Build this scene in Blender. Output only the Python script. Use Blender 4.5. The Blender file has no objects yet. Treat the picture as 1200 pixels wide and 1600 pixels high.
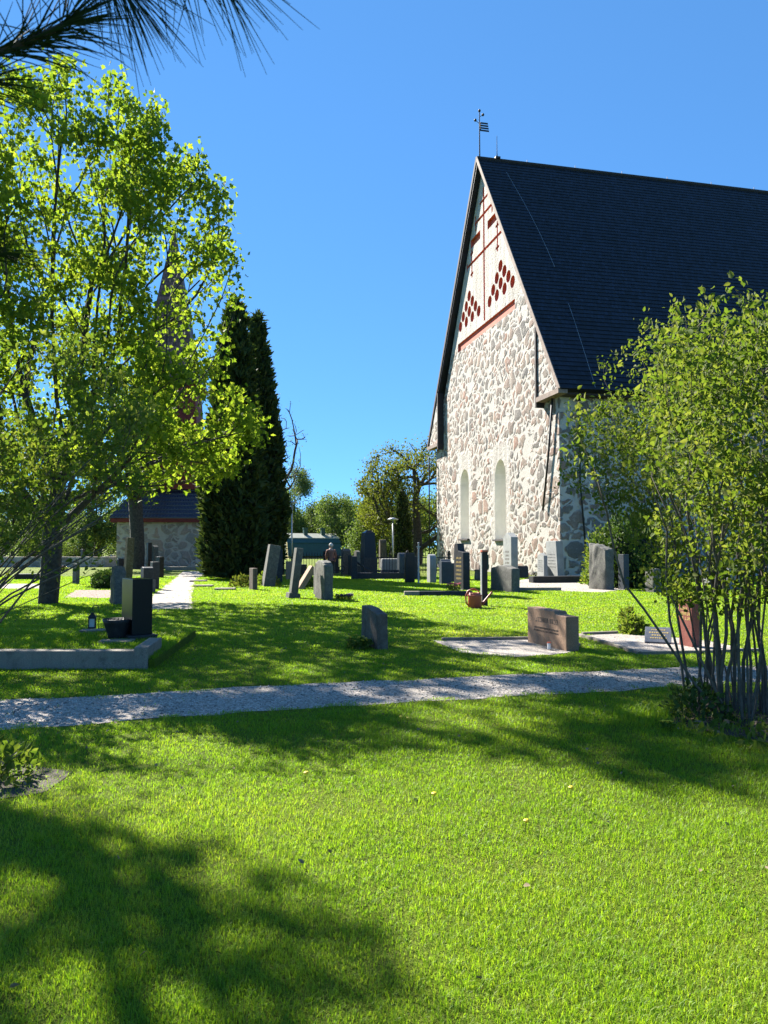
import bpy, bmesh, math, random
import numpy as np
from mathutils import Vector, Matrix, noise as mnoise

sc = bpy.context.scene
COL = sc.collection
R = math.radians

# ------------------------------------------------------------------ camera, sky, sun, exposure
EYE = 1.6
PITCH = math.atan(55 / 1200)
cam_d = bpy.data.cameras.new('camera')
cam = bpy.data.objects.new('camera', cam_d); COL.objects.link(cam)
cam.location = (0, 0, EYE)
cam.rotation_euler = (math.pi / 2 + PITCH, 0, 0)
cam_d.sensor_fit = 'VERTICAL'; cam_d.sensor_height = 24; cam_d.lens = 18
cam_d.clip_start = 0.05; cam_d.clip_end = 2000
cam_d.dof.use_dof = True; cam_d.dof.focus_distance = 16; cam_d.dof.aperture_fstop = 7.0
sc.camera = cam

SUN_AZ = R(51)      # sun stands to the left and ahead: angle from -X towards +Y
SUN_EL = R(37)
world = bpy.data.worlds.new('World'); sc.world = world
world.use_nodes = True
nt = world.node_tree
bg = nt.nodes['Background']
sky = nt.nodes.new('ShaderNodeTexSky'); sky.sky_type = 'NISHITA'; sky.sun_disc = False
sky.sun_elevation = SUN_EL
sky.sun_rotation = -(math.pi / 2 - SUN_AZ)
sky.altitude = 1200; sky.air_density = 0.65; sky.dust_density = 0.0; sky.ozone_density = 4.5
gm_ = nt.nodes.new('ShaderNodeGamma'); gm_.inputs['Gamma'].default_value = 0.5      # evens out the brightness between zenith and horizon
mu_ = nt.nodes.new('ShaderNodeMix'); mu_.data_type = 'RGBA'; mu_.blend_type = 'MULTIPLY'; mu_.clamp_result = False
mu_.inputs[0].default_value = 1.0; mu_.inputs[7].default_value = (0.56, 1.22, 1.93, 1)
nt.links.new(sky.outputs[0], gm_.inputs[0]); nt.links.new(gm_.outputs[0], mu_.inputs[6]); nt.links.new(mu_.outputs[2], bg.inputs[0])
bg.inputs[1].default_value = 0.074
sun_d = bpy.data.lights.new('sun', 'SUN'); sun_d.energy = 5.0; sun_d.angle = R(0.5); sun_d.color = (1.0, 0.95, 0.86)
sun = bpy.data.objects.new('sun', sun_d); COL.objects.link(sun)
to_sun = Vector((-math.cos(SUN_AZ) * math.cos(SUN_EL), math.sin(SUN_AZ) * math.cos(SUN_EL), math.sin(SUN_EL)))
sun.rotation_euler = to_sun.to_track_quat('Z', 'Y').to_euler()
sun.location = (-20, 20, 30)
vs = sc.view_settings
vs.view_transform = 'Standard'; vs.look = 'None'; vs.exposure = 1.9; vs.gamma = 1; vs.use_curve_mapping = False
sc.render.engine = 'CYCLES'
sc.cycles.use_denoising = True
sc.cycles.max_bounces = 8; sc.cycles.transparent_max_bounces = 8
sc.cycles.sample_clamp_indirect = 6

rng = np.random.default_rng(7)
random.seed(7)

# ------------------------------------------------------------------ measuring the place
def ray(px, py):
    x = (px - 600) / 1200; y = (800 - py) / 1200
    return Vector((x, math.cos(PITCH) - y * math.sin(PITCH), math.sin(PITCH) + y * math.cos(PITCH)))
def G(px, py, z=0.0):                       # point of the ground seen there
    r = ray(px, py); t = (z - EYE) / r.z
    return Vector((r.x * t, r.y * t, z))
def at(px, py, Y):                          # point at depth Y
    r = ray(px, py); t = Y / r.y
    return Vector((r.x * t, Y, EYE + r.z * t))

# ------------------------------------------------------------------ helpers: objects
def tag(o, label=None, cat=None, group=None, kind=None):
    if label: o['label'] = label
    if cat: o['category'] = cat
    if group: o['group'] = group
    if kind: o['kind'] = kind
    return o
def thing(name, label, cat, loc=(0, 0, 0), rz=0.0, group=None, tilt=(0, 0)):
    o = bpy.data.objects.new(name, None); COL.objects.link(o)
    o.empty_display_size = 0.2
    o.location = loc; o.rotation_euler = (tilt[0], tilt[1], rz)
    return tag(o, label, cat, group)
def link(name, me, mats, parent=None, loc=None):
    for m in (mats if isinstance(mats, (list, tuple)) else [mats]):
        me.materials.append(m)
    o = bpy.data.objects.new(name, me); COL.objects.link(o)
    if parent is not None: o.parent = parent
    if loc is not None: o.location = loc
    return o
def dup(root, loc, rz=0.0, scale=1.0, label=None):
    c = root.copy(); COL.objects.link(c); c.location = loc; c.rotation_euler = (0, 0, rz)
    c.scale = (scale,) * 3 if not isinstance(scale, tuple) else scale
    if label: c['label'] = label
    for ch in list(root.children):
        d = ch.copy(); COL.objects.link(d); d.parent = c
        for g in list(ch.children):
            e = g.copy(); COL.objects.link(e); e.parent = d
    return c
def fast_mesh(name, V, F, rnd=None, smooth=False):
    V = np.asarray(V, dtype=np.float32).reshape(-1, 3); F = np.asarray(F, dtype=np.int32)
    k = F.shape[1]; me = bpy.data.meshes.new(name)
    me.vertices.add(len(V)); me.vertices.foreach_set('co', V.ravel())
    me.loops.add(F.size); me.loops.foreach_set('vertex_index', F.ravel())
    me.polygons.add(len(F)); me.polygons.foreach_set('loop_start', np.arange(0, F.size, k, dtype=np.int32))
    if smooth: me.polygons.foreach_set('use_smooth', np.ones(len(F), dtype=bool))
    me.update(calc_edges=True)
    if rnd is not None:
        a = me.attributes.new('rnd', 'FLOAT', 'FACE'); a.data.foreach_set('value', np.asarray(rnd, dtype=np.float32))
    return me

class MB:
    def __init__(s): s.v = []; s.f = []; s.m = []
    def add(s, vs_, fs, mi=0):
        b = len(s.v); s.v += [tuple(p) for p in vs_]
        for f in fs: s.f.append([b + i for i in f]); s.m.append(mi)
        return s
    def box(s, c, d, M=None, mi=0):
        x, y, z = c; a, b, h = d[0] / 2, d[1] / 2, d[2] / 2
        P = [Vector((x + i * a, y + j * b, z + k * h)) for k in (-1, 1) for j in (-1, 1) for i in (-1, 1)]
        if M is not None: P = [M @ p for p in P]
        return s.add(P, [(0, 2, 3, 1), (4, 5, 7, 6), (0, 1, 5, 4), (2, 6, 7, 3), (0, 4, 6, 2), (1, 3, 7, 5)], mi)
    def prism(s, poly, a0, a1, axis='z', mi=0, scale1=1.0):
        # poly: 2D outline, pushed along axis from a0 to a1. 'x': poly=(y,z); 'y': poly=(x,z); 'z': poly=(x,y)
        n = len(poly); out = []
        for a, sc_ in ((a0, 1.0), (a1, scale1)):
            for p, q in poly:
                p *= sc_; q *= sc_
                out.append({'x': (a, p, q), 'y': (p, a, q), 'z': (p, q, a)}[axis])
        fs = [tuple(range(n))[::-1], tuple(range(n, 2 * n))]
        fs += [(i, (i + 1) % n, n + (i + 1) % n, n + i) for i in range(n)]
        return s.add(out, fs, mi)
    def tube(s, pts, rad, k=6, mi=0, cap=True):
        pts = [Vector(p) for p in pts]; n = len(pts)
        if not hasattr(rad, '__len__'): rad = [rad] * n
        b = len(s.v); u = None
        for i, p in enumerate(pts):
            d = (pts[min(i + 1, n - 1)] - pts[max(i - 1, 0)])
            if d.length < 1e-9: d = Vector((0, 0, 1))
            d.normalize()
            if u is None:
                u = d.orthogonal().normalized()
            else:
                u = (u - d * u.dot(d))
                u = u.normalized() if u.length > 1e-6 else d.orthogonal().normalized()
            w = d.cross(u)
            for j in range(k):
                a = 2 * math.pi * j / k
                s.v.append(tuple(p + (u * math.cos(a) + w * math.sin(a)) * rad[i]))
        for i in range(n - 1):
            for j in range(k):
                s.f.append([b + i * k + j, b + i * k + (j + 1) % k, b + (i + 1) * k + (j + 1) % k, b + (i + 1) * k + j]); s.m.append(mi)
        if cap:
            s.f.append([b + j for j in range(k)][::-1]); s.m.append(mi)
            s.f.append([b + (n - 1) * k + j for j in range(k)]); s.m.append(mi)
        return s
    def lathe(s, prof, c=(0, 0, 0), k=20, mi=0, jit=0.0):
        b = len(s.v); n = len(prof)
        for r, z in prof:
            for j in range(k):
                a = 2 * math.pi * j / k; q = r * (1 + random.uniform(-jit, jit))
                s.v.append((c[0] + q * math.cos(a), c[1] + q * math.sin(a), c[2] + z))
        for i in range(n - 1):
            for j in range(k):
                s.f.append([b + i * k + j, b + i * k + (j + 1) % k, b + (i + 1) * k + (j + 1) % k, b + (i + 1) * k + j]); s.m.append(mi)
        s.f.append([b + j for j in range(k)][::-1]); s.m.append(mi)
        s.f.append([b + (n - 1) * k + j for j in range(k)]); s.m.append(mi)
        return s
    def ball(s, c, r, k=10, sq=(1, 1, 1), mi=0):
        n = max(4, k // 2); prof = []
        b = len(s.v)
        for i in range(n + 1):
            t = math.pi * i / n
            for j in range(k):
                a = 2 * math.pi * j / k
                s.v.append((c[0] + r * sq[0] * math.sin(t) * math.cos(a), c[1] + r * sq[1] * math.sin(t) * math.sin(a), c[2] - r * sq[2] * math.cos(t)))
        for i in range(n):
            for j in range(k):
                s.f.append([b + i * k + j, b + i * k + (j + 1) % k, b + (i + 1) * k + (j + 1) % k, b + (i + 1) * k + j]); s.m.append(mi)
        return s
    def mesh(s, name, smooth=False, bevel=0.0, rough=0.0, cut=0, freq=6.0, seed=0.0):
        me = bpy.data.meshes.new(name); me.from_pydata(s.v, [], s.f)
        me.polygons.foreach_set('material_index', s.m)
        bm = bmesh.new(); bm.from_mesh(me)
        bmesh.ops.remove_doubles(bm, verts=bm.verts, dist=1e-5)
        bmesh.ops.recalc_face_normals(bm, faces=bm.faces)
        if bevel > 0:
            bmesh.ops.bevel(bm, geom=[e for e in bm.edges if len(e.link_faces) == 2 and e.calc_face_angle(0) > 0.5], offset=bevel, segments=2, profile=0.6, affect='EDGES', clamp_overlap=True)
        if cut:
            bmesh.ops.triangulate(bm, faces=[f for f in bm.faces if len(f.verts) > 4])
            bmesh.ops.subdivide_edges(bm, edges=bm.edges, cuts=cut, use_grid_fill=True)
        if rough > 0:
            bm.normal_update()
            for v in bm.verts:
                p = v.co * freq + Vector((seed, seed * 1.7, 0))
                d = mnoise.noise(p) + 0.6 * mnoise.noise(p * 2.7) + 0.35 * mnoise.noise(p * 6.1)
                v.co += v.normal * d * rough
        for f in bm.faces: f.smooth = smooth
        bm.to_mesh(me); bm.free(); me.update()
        return me
    def build(s, name, mats, parent=None, loc=None, **kw):
        return link(name, s.mesh(name, **kw), mats, parent, loc)

# ------------------------------------------------------------------ helpers: materials
class NT:
    def __init__(s, name):
        s.mat = bpy.data.materials.new(name); s.mat.use_nodes = True
        s.t = s.mat.node_tree; s.t.nodes.clear()
        s.out = s.t.nodes.new('ShaderNodeOutputMaterial')
        s.tc = None
    def n(s, typ, **kw):
        nd = s.t.nodes.new(typ)
        for k, v in kw.items(): setattr(nd, k, v)
        return nd
    def l(s, a, b): s.t.links.new(a, b)
    def coord(s, which='Object'):
        if s.tc is None: s.tc = s.n('ShaderNodeTexCoord')
        return s.tc.outputs[which]
    def val(s, sock, v):
        if hasattr(v, 'is_output'): s.l(v, sock)
        else: sock.default_value = v
    def noise(s, scale, detail=3, rough=0.55, vec=None, dist=0.0):
        nd = s.n('ShaderNodeTexNoise'); s.l(vec if vec is not None else s.coord(), nd.inputs['Vector'])
        nd.inputs['Scale'].default_value = scale; nd.inputs['Detail'].default_value = detail
        nd.inputs['Roughness'].default_value = rough; nd.inputs['Distortion'].default_value = dist
        return nd
    def ramp(s, fac, stops, interp='LINEAR'):
        nd = s.n('ShaderNodeValToRGB'); s.l(fac, nd.inputs[0]); cr = nd.color_ramp; cr.interpolation = interp
        while len(cr.elements) < len(stops): cr.elements.new(0.5)
        for e, (p, c) in zip(cr.elements, stops):
            e.position = p; e.color = (c, c, c, 1) if not hasattr(c, '__len__') else (*c, 1)
        return nd.outputs[0]
    def mix(s, fac, a, b, typ='MIX'):
        nd = s.n('ShaderNodeMix', data_type='RGBA', blend_type=typ)
        s.val(nd.inputs[0], fac)
        for sk, v in ((nd.inputs[6], a), (nd.inputs[7], b)):
            if hasattr(v, 'is_output'): s.l(v, sk)
            else: sk.default_value = (*v, 1)
        return nd.outputs[2]
    def math(s, op, a, b=0.0, clamp=False):
        nd = s.n('ShaderNodeMath', operation=op, use_clamp=clamp)
        s.val(nd.inputs[0], a); s.val(nd.inputs[1], b)
        return nd.outputs[0]
    def bump(s, h, strength=0.5, dist=0.01, prev=None):
        nd = s.n('ShaderNodeBump'); nd.inputs['Strength'].default_value = strength; nd.inputs['Distance'].default_value = dist
        s.l(h, nd.inputs['Height'])
        if prev is not None: s.l(prev, nd.inputs['Normal'])
        return nd.outputs[0]
    def bsdf(s, color, rough=0.8, spec=0.5, metal=0.0, normal=None):
        p = s.n('ShaderNodeBsdfPrincipled')
        if hasattr(color, 'is_output'): s.l(color, p.inputs['Base Color'])
        else: p.inputs['Base Color'].default_value = (*color, 1)
        s.val(p.inputs['Roughness'], rough); p.inputs['Specular IOR Level'].default_value = spec; p.inputs['Metallic'].default_value = metal
        if normal is not None: s.l(normal, p.inputs['Normal'])
        s.l(p.outputs[0], s.out.inputs[0]); return p
    def attr(s, name):
        a = s.n('ShaderNodeAttribute'); a.attribute_name = name; return a.outputs['Fac']

def plain(name, c, rough=0.7, var=0.25, scale=8, metal=0.0, spec=0.5, bump=0.0):
    t = NT(name); n1 = t.noise(scale, 5, 0.65)
    col = t.ramp(n1.outputs[0], [(0.3, [x * (1 - var) for x in c]), (0.7, [min(1, x * (1 + var)) for x in c])])
    nm = t.bump(n1.outputs[0], 0.6, bump) if bump else None
    t.bsdf(col, rough, spec, metal, nm); return t.mat
def granite(name, c, speck=0.35, rough=0.75, lichen=0.0, streak=0.25, bump=0.004):
    t = NT(name)
    big = t.noise(2.2, 4, 0.6); fine = t.noise(160, 2, 0.6)
    sv = t.n('ShaderNodeMapping'); t.l(t.coord(), sv.inputs[0]); sv.inputs['Scale'].default_value = (14, 14, 0.9)
    st = t.noise(1.0, 4, 0.6, vec=sv.outputs[0])
    col = t.ramp(big.outputs[0], [(0.3, [x * 0.78 for x in c]), (0.7, [min(1, x * 1.2) for x in c])])
    col = t.mix(t.math('MULTIPLY', t.ramp(fine.outputs[0], [(0.42, 1.0), (0.5, 0.0)]), speck), col, [x * 0.3 for x in c])
    col = t.mix(t.math('MULTIPLY', t.ramp(fine.outputs[0], [(0.52, 0.0), (0.6, 1.0)]), speck), col, [min(1, x * 1.7 + 0.02) for x in c])
    col = t.mix(t.math('MULTIPLY', t.ramp(st.outputs[0], [(0.5, 0.0), (0.68, 1.0)]), streak), col, [x * 0.45 for x in c])
    if lichen:
        li = t.noise(9, 5, 0.7); col = t.mix(t.math('MULTIPLY', t.ramp(li.outputs[0], [(0.5, 0.0), (0.62, 1.0)]), lichen), col, (0.20, 0.205, 0.155))
        li2 = t.noise(4, 5, 0.7, dist=0.6); col = t.mix(t.math('MULTIPLY', t.ramp(li2.outputs[0], [(0.55, 0.0), (0.66, 1.0)]), lichen * 0.8), col, (0.04, 0.043, 0.028))
    nm = t.bump(fine.outputs[0], 0.5, bump * 0.4) if rough > 0.4 else None
    if nm is not None: nm = t.bump(t.noise(24, 4, 0.7).outputs[0], 0.6, bump * 2, nm)
    t.bsdf(col, rough, 0.3, 0, nm); return t.mat
def foliage(name, stops, trans=0.45, rough=0.65, patch=1.2, tcol=1.25, spec=0.18):
    # leaves: colour varies leaf to leaf and clump to clump; light passes through
    t = NT(name); a = t.attr('rnd'); nz = t.noise(patch, 3, 0.6)
    f = t.math('ADD', t.math('MULTIPLY', a, 0.6), t.math('MULTIPLY', nz.outputs[0], 0.5), clamp=True)
    col = t.ramp(f, stops)
    p = t.bsdf(col, rough, spec)
    tr = t.n('ShaderNodeBsdfTranslucent')
    tc = t.mix(1.0, col, (1.0 * tcol, 1.05 * tcol, 0.55 * tcol), 'MULTIPLY'); t.l(tc, tr.inputs[0])
    mx = t.n('ShaderNodeMixShader'); mx.inputs[0].default_value = trans
    t.l(p.outputs[0], mx.inputs[1]); t.l(tr.outputs[0], mx.inputs[2]); t.l(mx.outputs[0], t.out.inputs[0])
    return t.mat
def fieldstone(name, scale=1.5, church=False, stones=None, mortar=(0.45, 0.42, 0.375), gap=0.05):
    # laid boulders: a coarse and a fine set of cells, rounded, with mortar smeared over their edges
    t = NT(name); co = t.coord()
    dn = t.noise(0.8, 2, 0.5); off = t.n('ShaderNodeVectorMath', operation='MULTIPLY_ADD')
    t.l(dn.outputs['Color'], off.inputs[0]); off.inputs[1].default_value = (0.8, 0.8, 0.8); t.l(co, off.inputs[2])
    d2_ = t.noise(3.5, 3, 0.6); off2 = t.n('ShaderNodeVectorMath', operation='MULTIPLY_ADD')
    t.l(d2_.outputs['Color'], off2.inputs[0]); off2.inputs[1].default_value = (0.16, 0.16, 0.16); t.l(off.outputs[0], off2.inputs[2])
    sx = t.n('ShaderNodeMapping'); t.l(off2.outputs[0], sx.inputs[0]); sx.inputs['Scale'].default_value = (0.92, 0.92, 1.15)
    def cells(sc_v):
        v = t.n('ShaderNodeTexVoronoi', feature='DISTANCE_TO_EDGE'); t.l(sx.outputs[0], v.inputs['Vector']); v.inputs['Scale'].default_value = sc_v
        f1 = t.n('ShaderNodeTexVoronoi', feature='F1'); t.l(sx.outputs[0], f1.inputs['Vector']); f1.inputs['Scale'].default_value = sc_v
        sep = t.n('ShaderNodeSeparateColor'); t.l(f1.outputs['Color'], sep.inputs[0])
        return v.outputs['Distance'], f1.outputs['Distance'], sep.outputs
    wob = t.noise(9, 4, 0.65); wide = t.noise(0.5, 3, 0.6)
    sp = t.noise(14, 6, 0.75)
    S = stones or [(0.0, (0.185, 0.105, 0.078)), (0.16, (0.215, 0.165, 0.13)), (0.32, (0.115, 0.105, 0.095)), (0.48, (0.235, 0.15, 0.11)), (0.62, (0.165, 0.145, 0.125)), (0.76, (0.072, 0.068, 0.066)), (0.88, (0.255, 0.19, 0.145)), (1.0, (0.24, 0.115, 0.075))]
    def layer(sc_v, extra):
        dE, dC, cs = cells(sc_v)
        d = t.math('ADD', dE, t.math('MULTIPLY', t.math('SUBTRACT', wob.outputs[0], 0.5), 0.10))
        g = t.math('ADD', gap + extra, t.math('MULTIPLY', t.math('SUBTRACT', wide.outputs[0], 0.45), 0.14))
        g = t.math('ADD', g, t.math('MULTIPLY', t.math('SUBTRACT', cs[1], 0.4), 0.12))
        m = t.math('MULTIPLY', t.math('SUBTRACT', d, g), 22, clamp=True)
        rnd_ = t.math('MULTIPLY', t.math('SUBTRACT', 0.72, dC), 9, clamp=True)      # corners rounded off
        m = t.math('MULTIPLY', m, rnd_)
        return m, t.ramp(cs[0], S), t.math('MULTIPLY', d, 1.0)
    mA, cA, hA = layer(scale, 0.0); mB, cB, hB = layer(scale * 1.75, 0.02)
    pick = t.math('MULTIPLY', t.math('SUBTRACT', t.noise(0.8, 2, 0.5).outputs[0], 0.48), 30, clamp=True)
    mask = t.mix(pick, mA, mB); sc_ = t.mix(pick, cA, cB); hh = t.mix(pick, hA, hB)
    sc_ = t.mix(0.6, sc_, t.ramp(sp.outputs[0], [(0.25, 0.14), (0.75, 0.86)]), 'OVERLAY')
    sm = t.noise(2.2, 6, 0.78); smear = t.math('MULTIPLY', t.ramp(sm.outputs[0], [(0.54, 0.0), (0.72, 1.0)]), 0.65)
    mo = t.mix(t.noise(2.5, 5, 0.7).outputs[0], [x * 0.72 for x in mortar], [min(1, x * 1.22) for x in mortar])
    sc_ = t.mix(smear, sc_, mo); sc_ = t.mix(0.10, sc_, mo)
    col = t.mix(mask, mo, sc_)
    hgt = t.math('ADD', t.math('MULTIPLY', mask, t.math('ADD', 0.5, t.math('MULTIPLY', hh, 1.2))), t.math('MULTIPLY', sp.outputs[0], 0.45))
    d2 = None
    if church:
        sx_ = t.n('ShaderNodeSeparateXYZ'); t.l(co, sx_.inputs[0]); X, Y, Z = sx_.outputs
        jag = t.math('MULTIPLY', t.math('SUBTRACT', t.noise(0.9, 4, 0.7).outputs[0], 0.5), 2.6)
        up = t.math('MULTIPLY', t.math('SUBTRACT', t.math('ADD', Z, jag), 16.2), 2.5, clamp=True)   # plastered gable field
        pl = up
        front = t.math('GREATER_THAN', Y, -1.5)
        for cx, hw, ht in ((8.4, 1.75, 8.4), (15.3, 1.65, 8.7)):                                     # plaster round the two tall niches
            dx = t.math('SUBTRACT', hw, t.math('ABSOLUTE', t.math('SUBTRACT', X, cx)))
            dz = t.math('SUBTRACT', ht, Z); db = t.math('SUBTRACT', Z, 1.4)
            m = t.math('MINIMUM', t.math('MINIMUM', dx, dz), db)
            m = t.math('MULTIPLY', t.math('ADD', m, t.math('MULTIPLY', jag, 0.35)), 2.2, clamp=True)
            pl = t.math('MAXIMUM', pl, t.math('MULTIPLY', t.math('MULTIPLY', m, front), 0.86))
        st = t.n('ShaderNodeMapping'); t.l(co, st.inputs[0]); st.inputs['Scale'].default_value = (2.2, 2.2, 0.22)
        dirt = t.noise(1.0, 5, 0.65, vec=st.outputs[0]); d2 = t.noise(5, 5, 0.7)
        pc = t.mix(t.ramp(dirt.outputs[0], [(0.38, 0.0), (0.7, 1.0)]), (0.50, 0.475, 0.435), (0.29, 0.255, 0.215))
        pc = t.mix(t.math('MULTIPLY', t.ramp(d2.outputs[0], [(0.52, 0.0), (0.7, 1.0)]), 0.5), pc, (0.25, 0.21, 0.165))
        col = t.mix(pl, col, pc)
        hgt = t.mix(pl, hgt, d2.outputs[0])
    nm = t.bump(hgt, 1.0, 0.09)
    t.bsdf(col, 0.92, 0.25, 0, nm); return t.mat
def gravel(name, c=(0.34, 0.32, 0.30), scale=55):
    t = NT(name)
    v = t.n('ShaderNodeTexVoronoi', feature='F1'); t.l(t.coord(), v.inputs['Vector']); v.inputs['Scale'].default_value = scale
    sep = t.n('ShaderNodeSeparateColor'); t.l(v.outputs['Color'], sep.inputs[0])
    col = t.ramp(sep.outputs[0], [(0.0, [x * 0.45 for x in c]), (0.4, c), (0.75, [x * 1.25 for x in c]), (1.0, [min(1, x * 1.8) for x in c])])
    big = t.noise(0.9, 4, 0.6); col = t.mix(t.math('MULTIPLY', t.ramp(big.outputs[0], [(0.45, 0.0), (0.7, 1.0)]), 0.4), col, (0.25, 0.215, 0.17))
    nm = t.bump(v.outputs['Distance'], 1.0, 0.02)
    t.bsdf(col, 0.9, 0.3, 0, nm); return t.mat
def turf(name):
    t = NT(name); a = t.noise(0.35, 4, 0.6); b = t.noise(7, 5, 0.75); c = t.noise(60, 3, 0.7)
    col = t.ramp(a.outputs[0], [(0.3, (0.10, 0.15, 0.010)), (0.55, (0.14, 0.19, 0.013)), (0.75, (0.18, 0.20, 0.022))])
    col = t.mix(t.math('MULTIPLY', t.ramp(b.outputs[0], [(0.5, 0.0), (0.75, 1.0)]), 0.55), col, (0.11, 0.098, 0.035))
    col = t.mix(0.55, col, t.ramp(c.outputs[0], [(0.3, 0.15), (0.7, 0.85)]), 'OVERLAY')
    nm = t.bump(c.outputs[0], 1.0, 0.05); nm = t.bump(b.outputs[0], 0.8, 0.1, nm)
    t.bsdf(col, 0.95, 0.15, 0, nm); return t.mat

M = {}
M['turf'] = turf('turf')
M['gravel'] = gravel('gravel', (0.38, 0.335, 0.29), 60)
M['pink_gravel'] = gravel('pink_gravel', (0.25, 0.18, 0.15), 50)
M['soil'] = plain('soil', (0.055, 0.042, 0.03), 0.95, 0.5, 30, bump=0.03)
M['blade'] = foliage('grass_blade', [(0.12, (0.095, 0.185, 0.010)), (0.42, (0.165, 0.275, 0.014)), (0.68, (0.24, 0.322, 0.020)), (0.86, (0.36, 0.36, 0.05)), (1.0, (0.48, 0.41, 0.17))], 0.5, 0.5, 0.8, 1.7, 0.3)
M['maple_leaf'] = foliage('maple_leaf', [(0.1, (0.060, 0.105, 0.012)), (0.5, (0.11, 0.160, 0.015)), (0.9, (0.20, 0.230, 0.03))], 0.62, 0.65, 0.6, 1.75)
M['lilac_leaf'] = foliage('lilac_leaf', [(0.1, (0.055, 0.098, 0.013)), (0.5, (0.105, 0.150, 0.020)), (0.9, (0.185, 0.195, 0.045))], 0.45, 0.7, 1.0, 1.45)
M['thuja'] = foliage('thuja_spray', [(0.1, (0.018, 0.034, 0.012)), (0.55, (0.042, 0.065, 0.020)), (1.0, (0.095, 0.115, 0.032))], 0.3, 0.7, 1.2, 1.0)
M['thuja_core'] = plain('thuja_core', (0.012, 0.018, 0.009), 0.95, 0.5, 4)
M['birch_leaf'] = foliage('birch_leaf', [(0.1, (0.075, 0.115, 0.035)), (0.6, (0.115, 0.16, 0.055)), (1.0, (0.15, 0.19, 0.07))], 0.4, 0.6, 0.4, 1.2)
M['oak_leaf'] = foliage('oak_leaf', [(0.1, (0.075, 0.105, 0.018)), (0.5, (0.115, 0.135, 0.022)), (1.0, (0.16, 0.155, 0.035))], 0.45, 0.6, 0.4, 1.2)
M['far_leaf'] = foliage('far_leaf', [(0.1, (0.065, 0.105, 0.026)), (0.5, (0.115, 0.165, 0.042)), (1.0, (0.17, 0.21, 0.065))], 0.4, 0.6, 0.35, 1.2)
M['dark_leaf'] = foliage('dark_leaf', [(0.1, (0.028, 0.054, 0.012)), (0.6, (0.056, 0.10, 0.02)), (1.0, (0.11, 0.15, 0.035))], 0.3, 0.6, 1.0, 1.1)
M['needle'] = plain('pine_needle', (0.018, 0.034, 0.016), 0.95, 0.4, 20, spec=0.05)
M['bark'] = plain('bark', (0.045, 0.037, 0.030), 0.95, 0.6, 9, bump=0.06)
M['twig'] = plain('twig_bark', (0.10, 0.085, 0.066), 0.9, 0.45, 14, bump=0.008)
M['dark_bark'] = plain('dark_bark', (0.045, 0.038, 0.032), 0.95, 0.6, 7, bump=0.06)
M['church_wall'] = fieldstone('church_fieldstone', 1.02, True)
M['tower_wall'] = fieldstone('tower_fieldstone', 0.95, False, [(0.0, (0.20, 0.15, 0.13)), (0.3, (0.31, 0.26, 0.22)), (0.6, (0.24, 0.215, 0.19)), (1.0, (0.34, 0.24, 0.19))], (0.44, 0.39, 0.33), 0.04)
M['plaster'] = plain('niche_plaster', (0.66, 0.64, 0.585), 0.9, 0.10, 1.2, bump=0.02)
M['red_plaster'] = plain('red_plaster', (0.46, 0.115, 0.075), 0.9, 0.25, 5, bump=0.01)
M['red_band'] = plain('red_band', (0.50, 0.125, 0.075), 0.85, 0.22, 2, bump=0.01)
M['roof'] = None
def roof_mat(name, c, blotch=0.5):
    t = NT(name); uv = t.n('ShaderNodeUVMap'); uv.uv_map = 'uv'
    br = t.n('ShaderNodeTexBrick'); t.l(uv.outputs[0], br.inputs['Vector']); br.inputs['Scale'].default_value = 1.0
    br.inputs['Brick Width'].default_value = 0.22; br.inputs['Row Height'].default_value = 0.34; br.inputs['Mortar Size'].default_value = 0.012
    br.inputs['Color1'].default_value = (*[x * 0.6 for x in c], 1); br.inputs['Color2'].default_value = (*[x * 2.6 for x in c], 1); br.inputs['Mortar'].default_value = (*[x * 0.2 for x in c], 1)
    nz = t.noise(0.5, 5, 0.7); col = t.mix(t.math('MULTIPLY', t.ramp(nz.outputs[0], [(0.4, 0.0), (0.7, 1.0)]), blotch), br.outputs['Color'], [x * 0.45 for x in c])
    nm = t.bump(br.outputs['Fac'], 0.6, 0.02)
    t.bsdf(col, 0.62, 0.35, 0, nm); return t.mat
M['roof'] = roof_mat('tarred_shingle', (0.0045, 0.0065, 0.0125))
M['spire_shingle'] = roof_mat('brown_shingle', (0.085, 0.045, 0.036))
M['blue_tile'] = roof_mat('glazed_tile', (0.030, 0.032, 0.055), 0.3)
M['weather_board'] = plain('weathered_board', (0.20, 0.145, 0.115), 0.85, 0.4, 5, bump=0.01)
M['dark_board'] = plain('dark_board', (0.030, 0.022, 0.022), 0.85, 0.4, 5)
M['falu'] = plain('falu_red_board', (0.14, 0.022, 0.018), 0.85, 0.35, 3)
M['iron'] = plain('black_iron', (0.022, 0.022, 0.024), 0.55, 0.3, 20, metal=0.4)
M['galv'] = plain('galvanised_steel', (0.36, 0.37, 0.38), 0.45, 0.15, 10, metal=0.7)
M['black'] = granite('polished_black_granite', (0.005, 0.006, 0.008), 0.2, 0.3, 0.0, 0.0)
M['dark'] = granite('dark_granite', (0.024, 0.024, 0.026), 0.4, 0.5, 0.06)
M['blue_dark'] = granite('blue_grey_granite', (0.040, 0.050, 0.062), 0.4, 0.45, 0.05)
M['grey'] = granite('grey_granite', (0.105, 0.10, 0.088), 0.6, 0.85, 0.45)
M['pale'] = granite('pale_granite', (0.27, 0.275, 0.265), 0.35, 0.8, 0.1)
M['tan'] = granite('pinkish_tan_granite', (0.30, 0.185, 0.115), 0.4, 0.8, 0.12, 0.35)
M['brown'] = granite('brown_weathered_granite', (0.135, 0.10, 0.075), 0.45, 0.85, 0.35, 0.8)
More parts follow.
